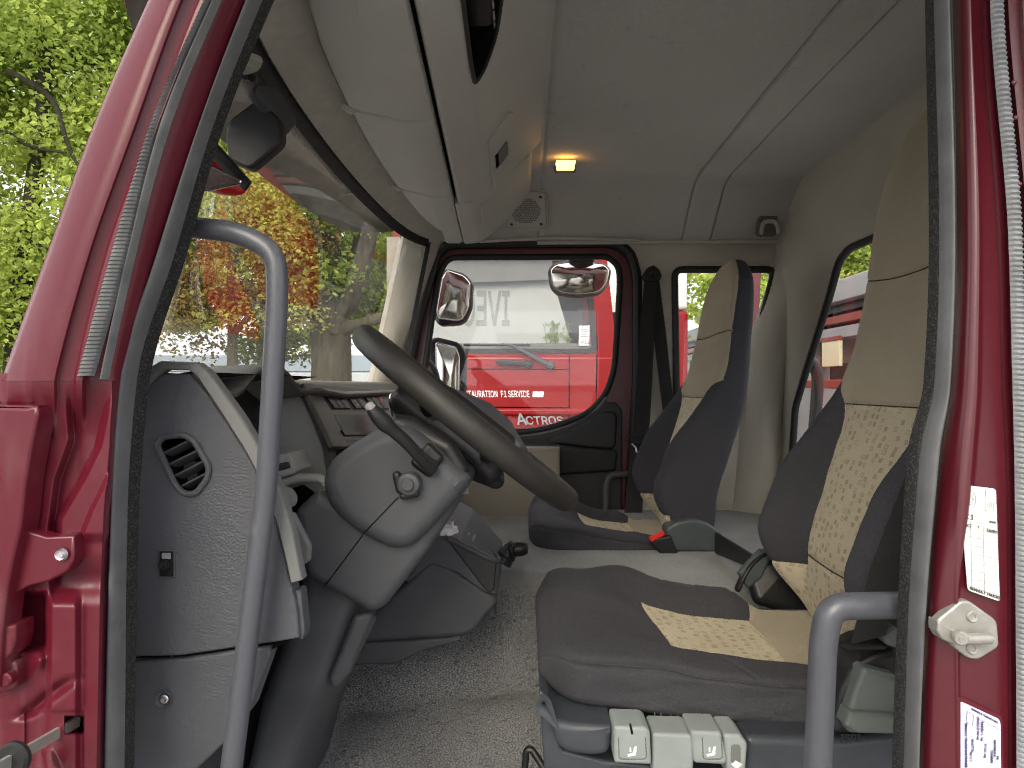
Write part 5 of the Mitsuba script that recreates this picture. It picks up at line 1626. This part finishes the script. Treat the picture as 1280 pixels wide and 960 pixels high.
# wheel mark, exclamation mark and open book
wc = P(1213, 624, SY - .0006)
for r_ in (.0100, .0034):
    ink.append(tube([wc + np.array([math.cos(a) * r_ * .62, 0, math.sin(a) * r_]) for a in np.linspace(0, 2 * np.pi, 28, endpoint=False)], .0004, 6, closed=True))
for a in np.linspace(0, 2 * np.pi, 8, endpoint=False):
    ink.append(box(wc + np.array([math.cos(a) * .0038, 0, math.sin(a) * .0062]), [.0013, .0006, .0016], 0))
ink += [box(P(1232, 616.5, SY - .0005), [.0011, .0006, .0075], 0), box(P(1232, 622.5, SY - .0005), [.0011, .0006, .0013], 0)]
for bx in ([(1223, 625), (1228, 624.5), (1232, 628), (1232, 639), (1227, 635.5), (1222.5, 636.5)], [(1232, 628), (1237, 625.5), (1242, 627.5), (1242.5, 638.5), (1237, 637), (1232, 639)]):
    for q0, q1 in zip(bx, bx[1:] + bx[:1]):
        ink.append(ln(*q0, *q1, w=.0005))
ink.append(tube([P(1237, 632, SY - .0006) + np.array([math.cos(a) * .0024, 0, math.sin(a) * .0034]) for a in np.linspace(0, 2 * np.pi, 16, endpoint=False)], .0003, 6, closed=True))
ink.append(ln(1237, 630.6, 1237, 634, .0006))
sU_ = P(1248, 645, SY) - P(1204, 638, SY)
sV_ = np.array([0.02, 0, 1.0])
for t_, h_, x, y in (('X1', .0062, 1205.5, 648.5), ('mm', .0034, 1236, 653.5), ('X2', .0036, 1207.5, 658.5), ('Y', .0036, 1221, 660.5), ('Date', .0040, 1233, 664.5)):
    ink2.append(text(t_, h_, P(x, y, SY - .0004), sU_, sV_))
ink2.append(text('RENAULT TRUCKS', .0030, P(1212, 736.5, SY - .0004), P(1249, 749, SY) - P(1212, 736.5, SY), [0, 0, 1], True))
obj('print', cat(ink), 'm_ink_gray', stk, smooth=False)
obj('lettering', cat(ink2), 'm_ink', stk, smooth=False)
ppx = [(1201, 877), (1206, 879), (1249, 899), (1251, 905), (1252, 1012), (1201, 1012)]
pl = obj('type_plate', slab(ppx, SY, .0012, .0002, .003), 'm_plate', None, smooth=False)
labels[pl] = {'label': 'pale bluish data label on the red door pillar below the lock striker', 'category': 'sticker'}
obj('film', slab([(1196, 872), (1202, 871), (1253, 896), (1256, 1012), (1196, 1012)], SY + .001, .001, .0002, .003), 'm_maroon', pl, smooth=False)
pi = [ln(1209, 889, 1217, 894), ln(1217, 894, 1216, 907), ln(1216, 907, 1208, 902), ln(1208, 902, 1209, 889), ln(1219, 896, 1248, 911, .0003)]
pt_ = []
dn = np.array([0.0, 0, -1.0])
for k, (x, y, s) in enumerate(((1206, 904, 'RENAULT TRUCKS SAS FRANCE'), (1214, 924, 'MALTTS'), (1212, 940, 'No 2 1'), (1221, 896, 'VEHICLE No kg'), (1226, 902, 'ESSIEU 1  kg'), (1230, 930, 'PTAC  kg'), (1238, 938, 'CHARGE'), (1242, 925, 'MAXIMALE'), (1246, 945, 'kg'))):
    pt_.append(text(s, .0026 if k != 0 else .0024, P(x, y, SY - .0004), dn, [.97, 0, .22], k == 0))
pt_.append(text('RENAULT TRUCKS SAS', .0022, P(1214, 887, SY - .0004), P(1248, 905, SY) - P(1214, 887, SY), [0, 0, 1], True))
obj('print', cat(pi), 'm_ink_blue', pl, smooth=False)
obj('lettering', cat(pt_), 'm_ink_blue', pl, smooth=False)

# ------------------------------------------------------------------ outside: the red truck opposite
rt = thing('red_truck', 'bright red truck front standing across the yard, seen through the passenger window', 'truck')
TY = 7.5


def tslab(pxs, Y, depth, r=.01, c_=0.0):
    return slab(pxs, Y, depth, r, c_)


obj('front_panel', tslab([(478, 600), (478, 444), (770, 444), (771, 600)], TY, 1.9, .04, .03), 'm_red', rt)
shell = sg.Polygon([XZ(*q, TY) for q in [(484, 448), (492, 255), (752, 255), (772, 448)]], [rounded2([XZ(*q, TY) for q in [(500, 438), (507, 318), (732, 318), (744, 438)]], .08)])
m = trimesh.creation.extrude_polygon(shell, 1.9, engine='earcut')
q = m.vertices
m = trimesh.Trimesh(np.stack([q[:, 0], TY + .02 + q[:, 2], q[:, 1]], 1), m.faces[:, ::-1], process=False)
obj('cab_shell', m, 'm_red', rt, smooth=False)
wsr = rounded2([XZ(*q, TY) for q in [(498, 441), (505, 316), (736, 316), (748, 441)]], .09)
wsi = rounded2([XZ(*q, TY) for q in [(504, 436), (510, 320), (729, 320), (741, 436)]], .08)
fr_ = sg.Polygon(wsr, [wsi])
m = trimesh.creation.extrude_polygon(fr_, .03, engine='earcut')
q = m.vertices
obj('windscreen_frame', trimesh.Trimesh(np.stack([q[:, 0], TY + q[:, 2], q[:, 1]], 1), m.faces[:, ::-1], process=False), 'm_rubber', rt, smooth=False)
obj('windscreen', window_pane(wsi, [0, TY + .03, 0], [1, 0, 0], [0, 0, 1]), 'm_glass', rt, smooth=False)
obj('inside', slab([(500, 445), (506, 316), (736, 316), (748, 445)], TY + 1.2, .05, .01), 'm_plastic_gray', rt)
obj('visor_band', slab([(515, 318), (690, 318), (692, 350), (640, 352), (515, 356)], TY + .10, .02, .01, .05), 'm_plastic_gray', rt)
refl = obj('reflection_board', slab([(512, 430), (516, 348), (690, 346), (715, 430)], TY + .20, .02, .01, .05), 'm_reflection_gray', rt)
# added board with mirrored letters, painted to imitate a reflection in this windscreen
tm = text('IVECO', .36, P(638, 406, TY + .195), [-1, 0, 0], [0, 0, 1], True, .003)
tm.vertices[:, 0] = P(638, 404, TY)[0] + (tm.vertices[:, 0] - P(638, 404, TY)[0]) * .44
obj('lettering', tm, 'm_reflected_text', refl, smooth=False)
obj('dash_top', slab([(506, 440), (508, 429), (740, 429), (744, 440)], TY + .06, 1.0, .02, .05), 'm_plastic_gray', rt)
for q in ([(583, 460.6), (712, 461.2), (712, 462.4), (583, 461.8)], [(711, 444), (712.5, 444), (712, 545), (710.8, 545)], [(745, 444), (746, 444), (746, 545), (745, 545)], [(560, 508), (712, 509), (712, 510.2), (560, 509.4)]):
    obj('seam', slab(q, TY - .006, .03, .001), 'm_dark_gap', rt, smooth=False)
for y in (513, 524):
    obj('grille_slot', slab([(613, y), (637, y), (637, y + 3), (613, y + 3)], TY - .006, .03, .002, .01), 'm_dark_gap', rt)
obj('lower_ledge', slab([(560, 511), (735, 511), (735, 519), (560, 519)], TY - .05, .06, .02, .02), 'm_red', rt)
hd_ = obj('handle', [slab([(619, 451), (622, 449), (664, 451), (666, 455), (664, 458), (622, 456)], TY - .06, .05, .015, .02), slab([(654, 450), (660, 449), (663, 460), (656, 460)], TY - .04, .05, .01, .01)], 'm_plastic_black', rt)
obj('wiper_arm', tube([P(628, 430, TY - .03), P(640, 432, TY - .06), P(686, 456, TY - .05)], [.012, .016, .030], 8), 'm_plastic_dark', rt)
obj('wiper_pivot', lathe([(.001, -.04), (.035, -.03), (.045, 0), (.001, .05)], P(688, 457, TY - .04), [0, 1, 0], 14), 'm_plastic_dark', rt)
obj('wiper_blade', tube([P(580, 431, TY - .02), P(662, 431.5, TY - .02)], .012, 6), 'm_black', rt)
obj('wiper_blade', tube([P(520, 433, TY - .02), P(575, 431, TY - .02)], .012, 6), 'm_black', rt)
sg_ = text('RESTAURATION  F1 SERVICE', .066, P(573.5, 496.2, TY - .004), [1, 0, 0], [-.18, 0, 1], True, .002)
w0 = sg_.vertices[:, 0].max() - sg_.vertices[:, 0].min()
want = P(662, 496, TY)[0] - P(573.5, 496, TY)[0]
sg_.vertices[:, 0] = P(573.5, 496, TY)[0] + (sg_.vertices[:, 0] - sg_.vertices[:, 0].min()) * want / w0
obj('lettering', sg_, 'm_white', rt, smooth=False)
obj('white_bar', slab([(666, 489.3), (680, 489.3), (679, 496.4), (665.5, 496.4)], TY - .004, .006, .001), 'm_white', rt, smooth=False)
bd = [text('A', .115, P(646, 530.5, TY - .055), [1, 0, 0], [-.2, 0, 1], True, .006), text('CTROS', .085, P(657.5, 530.5, TY - .055), [1, 0, 0], [-.2, 0, 1], True, .006)]
obj('badge', cat(bd), 'm_corr_light', rt, smooth=False)
pk = obj('pass_sticker', slab([(724, 407), (737, 407), (736.5, 432), (723.5, 432)], TY + .026, .004, .001), 'm_sticker', rt, smooth=False)
obj('print', [slab([(725.5, 411 + 3 * i), (735, 411 + 3 * i), (735, 412.4 + 3 * i), (725.5, 412.4 + 3 * i)], TY + .0245, .003, .0005) for i in range(4)], 'm_ink_gray', pk, smooth=False)
obj('lettering', text('P16', .035, P(726.5, 430, TY + .0255), [1, 0, 0], [0, 0, 1], True), 'm_ink', pk, smooth=False)
twig = []
r2 = np.random.default_rng(5)
for i in range(7):
    b0 = P(683 + 30 * r2.random(), 440, TY + .16)
    twig.append(tube(np.array([b0, b0 + np.array([(r2.random() - .5) * .12, .02, .12 + .28 * r2.random()])]), [.006, .002], 5))
    for j in range(16):
        s_ = b0 + np.array([(r2.random() - .5) * .10, .02, .30 * r2.random()])
        e = s_ + np.array([(r2.random() - .5) * .09, 0, .05 * r2.random() + .01])
        twig.append(tube(np.array([s_, (s_ + e) / 2 + [0, 0, .004], e]), [.002, .006, .001], 4))
solo('twig_bunch', cat(twig), 'm_leaf_dark', 'bunch of green twigs lying behind the red truck windscreen', 'twigs')

wv = thing('white_van', 'pale van side with dark window beyond the red truck', 'van')
obj('body', slab([(740, 300), (850, 300), (850, 520), (740, 520)], 12.0, 3.0, .1, .2), 'm_white', wv)
obj('window', slab([(757, 390), (840, 390), (840, 455), (757, 455)], 11.98, .03, .01, .1), 'm_black', wv)
rv = thing('red_box_body', 'red box body edge of another vehicle seen in the quarter window', 'truck')
obj('panel', slab([(800, 388), (861, 388), (860, 560), (800, 560)], 9.0, 2.5, .05, .05), 'm_red', rv)
obj('upper_panel', slab([(800, 300), (860, 300), (860, 387), (800, 387)], 9.03, 2.4, .05, .05), 'm_white', rv)
solo('body_post', slab([(936, 330), (953, 330), (941, 520), (919, 520)], 3.5, .12, .012, .004), 'm_maroon_body', 'slanted dark red post outside the quarter window behind the passenger seat', 'post')
solo('rear_rail', tube(round_path([P(985, 450, 3.05), P(1002, 448, 3.05), P(1018, 455, 3.05), P(1023, 472, 3.05), P(1012, 620, 3.05)], .05), .025, 14), 'm_plastic_black', 'black bent rail outside the rear window', 'rail')

# station building behind the cab, running away parallel to it
bl = thing('low_building', 'low grey building with red stripe along its fascia behind the rear window', 'building')
X0, Ya, Yb = 4.0, 5.0, 22.0
mid_, ln_ = (Ya + Yb) / 2, Yb - Ya
obj('wall', box([X0 + 2.1, mid_, -.55], [3.6, ln_, 2.6], 0), 'm_stone', bl, smooth=False)
obj('fascia', box([X0 + 2.0, mid_, 1.17], [4.3, ln_ + .3, .27], .02), 'm_fascia', bl)
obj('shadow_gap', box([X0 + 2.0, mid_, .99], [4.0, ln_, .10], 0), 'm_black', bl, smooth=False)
obj('stripe', box([X0 + 2.0, mid_, .84], [4.1, ln_, .10], .01), 'm_red_stripe', bl)
obj('band', box([X0 + 2.0, mid_, .675], [4.06, ln_, .14], .01), 'm_fascia', bl)
for y in np.arange(Ya + .6, Yb, 2.4):
    obj('column', box([X0 + .12, y, -.60], [.22, .30, 2.4], .01), 'm_stone', bl)
for y in np.arange(Ya + 1.8, Yb - 1, 2.4):
    w_ = obj('window', box([X0 + .29, y, -.35], [.04, 1.7, 1.3], .01), 'm_black', bl)
    obj('sill', box([X0 + .26, y, -1.02], [.1, 1.8, .06], .01), 'm_fascia', w_)
sgn = thing('fuel_sign', 'small cream sign with red top on the low building', 'sign')
obj('board', box([X0 - .04, 9.25, .41], [.05, .52, .33], .01), 'm_cream', sgn)
obj('top_band', box([X0 - .045, 9.25, .60], [.06, .54, .06], .01), 'm_red_stripe', sgn)
rc_ = thing('red_barrier', 'red and grey low wall panel in front of the low building', 'panel')
obj('panel', box([X0 - .3, 9.8, .02], [.08, 3.2, .10], .01), 'm_red_stripe', rc_)
obj('panel', box([X0 - .3, 9.8, -.50], [.06, 3.2, .93], .01), 'm_fascia', rc_)

# pale low wall and roofs far behind the trees
solo('far_wall', slab([(-500, 466), (760, 466), (760, 520), (-500, 520)], 34.0, .5, .02), 'm_far_wall', 'long pale wall in the distance behind the trees', 'wall')
solo('far_shed', slab([(150, 444), (560, 444), (580, 464), (140, 464)], 46.0, 5, .02), 'm_shed', 'long blue-grey shed roof beyond the pale wall', 'shed')

# ------------------------------------------------------------------ trees
def leaves(centers, size, r_, tilt=.8):
    n = len(centers)
    nrm = r_.normal(size=(n, 3)) * tilt + [0, -.15, 1.0]
    nrm /= np.linalg.norm(nrm, axis=1, keepdims=True)
    ang = r_.random(n) * 2 * np.pi
    a = np.cross(nrm, [0.31, 0.77, 0.1]); a /= np.linalg.norm(a, axis=1, keepdims=True)
    b = np.cross(nrm, a)
    d = np.cos(ang)[:, None] * a + np.sin(ang)[:, None] * b
    w = np.cross(nrm, d)
    s = size * (.6 + .8 * r_.random(n))[:, None]
    c = np.asarray(centers)
    # five-pointed outline kept light: base, two flanks, tip, folded along the rib
    v = np.stack([c - d * s * .55, c - d * s * .05 + w * s * .42 + nrm * s * .12, c + d * s * .28 + w * s * .26 + nrm * s * .07, c + d * s * .62 - nrm * s * .08,
                  c + d * s * .28 - w * s * .26 + nrm * s * .07, c - d * s * .05 - w * s * .42 + nrm * s * .12], 1).reshape(-1, 3)
    i = np.arange(n)[:, None] * 6
    f = np.concatenate([i + [0, 1, 2], i + [0, 2, 3], i + [0, 3, 4], i + [0, 4, 5]], 1).reshape(-1, 3)
    return trimesh.Trimesh(v, f, process=False)


def crown_points(blobs, n, r_, spray=9, spread=.22, thr=.47, scale=1.1):
    out = []
    need = n // spray
    vol = np.array([b[1][0] * b[1][1] * b[1][2] for b in blobs])
    while sum(map(len, out)) < need:
        k = r_.choice(len(blobs), 4000, p=vol / vol.sum())
        u = r_.normal(size=(4000, 3)); u /= np.linalg.norm(u, axis=1, keepdims=True)
        rad = r_.random((4000, 1)) ** .45
        p = np.array([blobs[i][0] for i in k]) + u * rad * np.array([blobs[i][1] for i in k])
        keep = meshkit.fbm(p * scale * [1, 1, 1.5], 3, 3) > thr
        out.append(p[keep])
    c = np.vstack(out)[:need]
    s = np.repeat(c, spray, 0)
    return s + r_.normal(size=s.shape) * [spread, spread, spread * .35]


def limb(path, r0, r1, r_, sides=10):
    p = smooth_path(path, 26)
    p = p + (meshkit.fbm(p[:, None, :] * 1.3 + np.arange(3)[None, :, None] * 7.3, 3)[..., ] - .5) * .12 * np.linspace(0, 1, 26)[:, None]
    rad = np.linspace(r0, r1, 26) * (1 + .15 * (meshkit.noise(p * 4) - .5))
    return tube(p, rad, sides)


def tree(label, base, limbs, blobs, n, size, mats, seed, cat_='tree', group=None, thr=.47, spread=.22, trunk_mat='m_bark'):
    r_ = np.random.default_rng(seed)
    k = thing('tree', label, cat_, group)
    if limbs:
        obj('trunk', limb(*limbs[0], r_, 20), trunk_mat, k, smooth=True)
        if len(limbs) > 1:
            obj('branches', cat([limb(*l, r_) for l in limbs[1:]]), trunk_mat, k, smooth=True, kind='stuff')
    c = crown_points(blobs, n, r_, spread=spread, thr=thr)
    sel = meshkit.fbm(c * .9 + seed, 3) + .25 * (r_.random(len(c)) - .5)
    order = np.argsort(sel)
    cuts = np.cumsum([0] + [w for _, w in mats])
    cuts = (cuts / cuts[-1] * len(c)).astype(int)
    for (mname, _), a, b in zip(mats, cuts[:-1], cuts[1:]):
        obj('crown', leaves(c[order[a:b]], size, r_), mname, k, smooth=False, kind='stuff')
    return k


def B(px, py, Y, rx, ry, rz):
    return (P(px, py, Y), (rx, ry, rz))


def G(px, Y):
    p = P(px, 480, Y)
    return np.array([p[0], Y, GROUND])


# tall bright tree left of the pillar and above the windscreen
tree('tall bright green maple left of the windscreen pillar', None,
     [([G(20, 9), P(20, 450, 9), P(40, 250, 9), P(60, 60, 9.2)], .17, .07), ([P(10, 90, 8.6), P(60, 120, 8.6), P(90, 190, 8.4), P(120, 230, 8.2)], .045, .012),
      ([P(30, 300, 9), P(70, 320, 8.6), P(110, 360, 8.2)], .05, .012), ([P(0, 160, 8.8), P(50, 185, 8.5), P(85, 190, 8.3)], .04, .01), ([P(60, 400, 8.8), P(90, 340, 8.4), P(130, 300, 8.2)], .04, .01)],
     [B(60, 60, 9.6, 2.0, 1.6, 1.5), B(20, 240, 9.4, 2.0, 1.5, 1.3), B(90, 330, 9.6, 1.6, 1.5, 1.1), B(-60, 400, 9.5, 2.0, 1.6, 1.0), B(160, 180, 10.4, 1.8, 1.6, 1.5), B(240, 30, 10.5, 2.2, 1.6, 1.5), B(330, 220, 10.5, 1.6, 1.4, .95), B(-150, 150, 9.6, 2, 2, 2)],
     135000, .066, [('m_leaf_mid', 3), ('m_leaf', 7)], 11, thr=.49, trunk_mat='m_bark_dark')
# tree ahead of the windscreen; red truck's reflection painted as rust leaf colour
tree('yellow-green tree with a red reflection painted into some leaves, seen through the windscreen beside the long grab rail', None,
     [([G(292, 9.5), P(290, 450, 9.5), P(288, 380, 9.5), P(296, 300, 9.5)], .10, .05), ([P(290, 420, 9.5), P(330, 370, 9.4), P(360, 330, 9.3)], .045, .012), ([P(289, 400, 9.5), P(250, 350, 9.4), P(225, 300, 9.3)], .045, .012)],
     [B(255, 330, 9.6, .95, .9, .85), B(320, 300, 9.7, .9, .9, .55), B(235, 400, 9.5, .8, .8, .55), B(330, 390, 9.6, .75, .8, .6), B(265, 270, 9.8, 1.0, .9, .5)],
     26000, .052, [('m_leaf_reflected_red', 2), ('m_leaf_yellow', 4), ('m_leaf', 5)], 21, thr=.46, spread=.16)
# big forked trunk right of it
tree('large tree with a pale forked trunk seen through the right of the windscreen', None,
     [([G(416, 10.5), P(414, 480, 10.5), P(414, 430, 10.5), P(410, 380, 10.5), P(404, 310, 10.6), P(402, 200, 10.8)], .36, .22),
      ([P(412, 400, 10.5), P(436, 370, 10.45), P(452, 320, 10.4), P(466, 240, 10.3), P(474, 160, 10.3)], .20, .13),
      ([P(416, 412, 10.4), P(452, 405, 10.3), P(480, 394, 10.2), P(520, 380, 10.1)], .11, .05), ([P(410, 400, 10.5), P(384, 392, 10.4), P(365, 384, 10.2), P(345, 378, 10.1)], .09, .03), ([P(404, 320, 10.6), P(380, 300, 10.4), P(350, 290, 10.3)], .10, .03)],
     [B(395, 250, 11.2, 1.0, .9, 1.0), B(470, 300, 11.6, .9, .9, .8), B(372, 330, 11.4, .8, .8, .7), B(440, 240, 9.9, .8, .6, .6), B(480, 390, 11.5, .6, .7, .5), B(350, 430, 11.5, .7, .7, .35), B(400, 345, 10.0, .45, .4, .3)],
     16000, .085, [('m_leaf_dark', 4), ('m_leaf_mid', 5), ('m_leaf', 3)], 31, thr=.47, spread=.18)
# screen of trees further back
tree('row of shaded trees behind the forked trunk', None, [([G(330, 17), P(330, 380, 17), P(336, 240, 17)], .2, .1)],
     [B(200, 330, 18, 2.6, 1.5, 1.9), B(330, 320, 18, 2.2, 1.5, 1.5), B(440, 350, 18, 2.0, 1.5, 1.7), B(500, 320, 18, 1.8, 1.5, 1.8), B(60, 380, 18, 2.5, 1.5, 1.8)],
     17000, .15, [('m_leaf_mid', 5), ('m_leaf', 5)], 41, thr=.50, spread=.3)
tree('green tree beyond the quarter window', None, [([G(900, 16), P(900, 420, 16), P(905, 300, 16)], .2, .1)],
     [B(880, 380, 16, 1.6, 1.2, 2.0), B(960, 390, 17, 1.4, 1.2, 1.6), B(1060, 330, 24, 3.0, 2, 1.8), B(1120, 290, 24, 3.2, 2, 2.0)],
     17000, .15, [('m_leaf_mid', 5), ('m_leaf', 5)], 51, thr=.48, spread=.3)
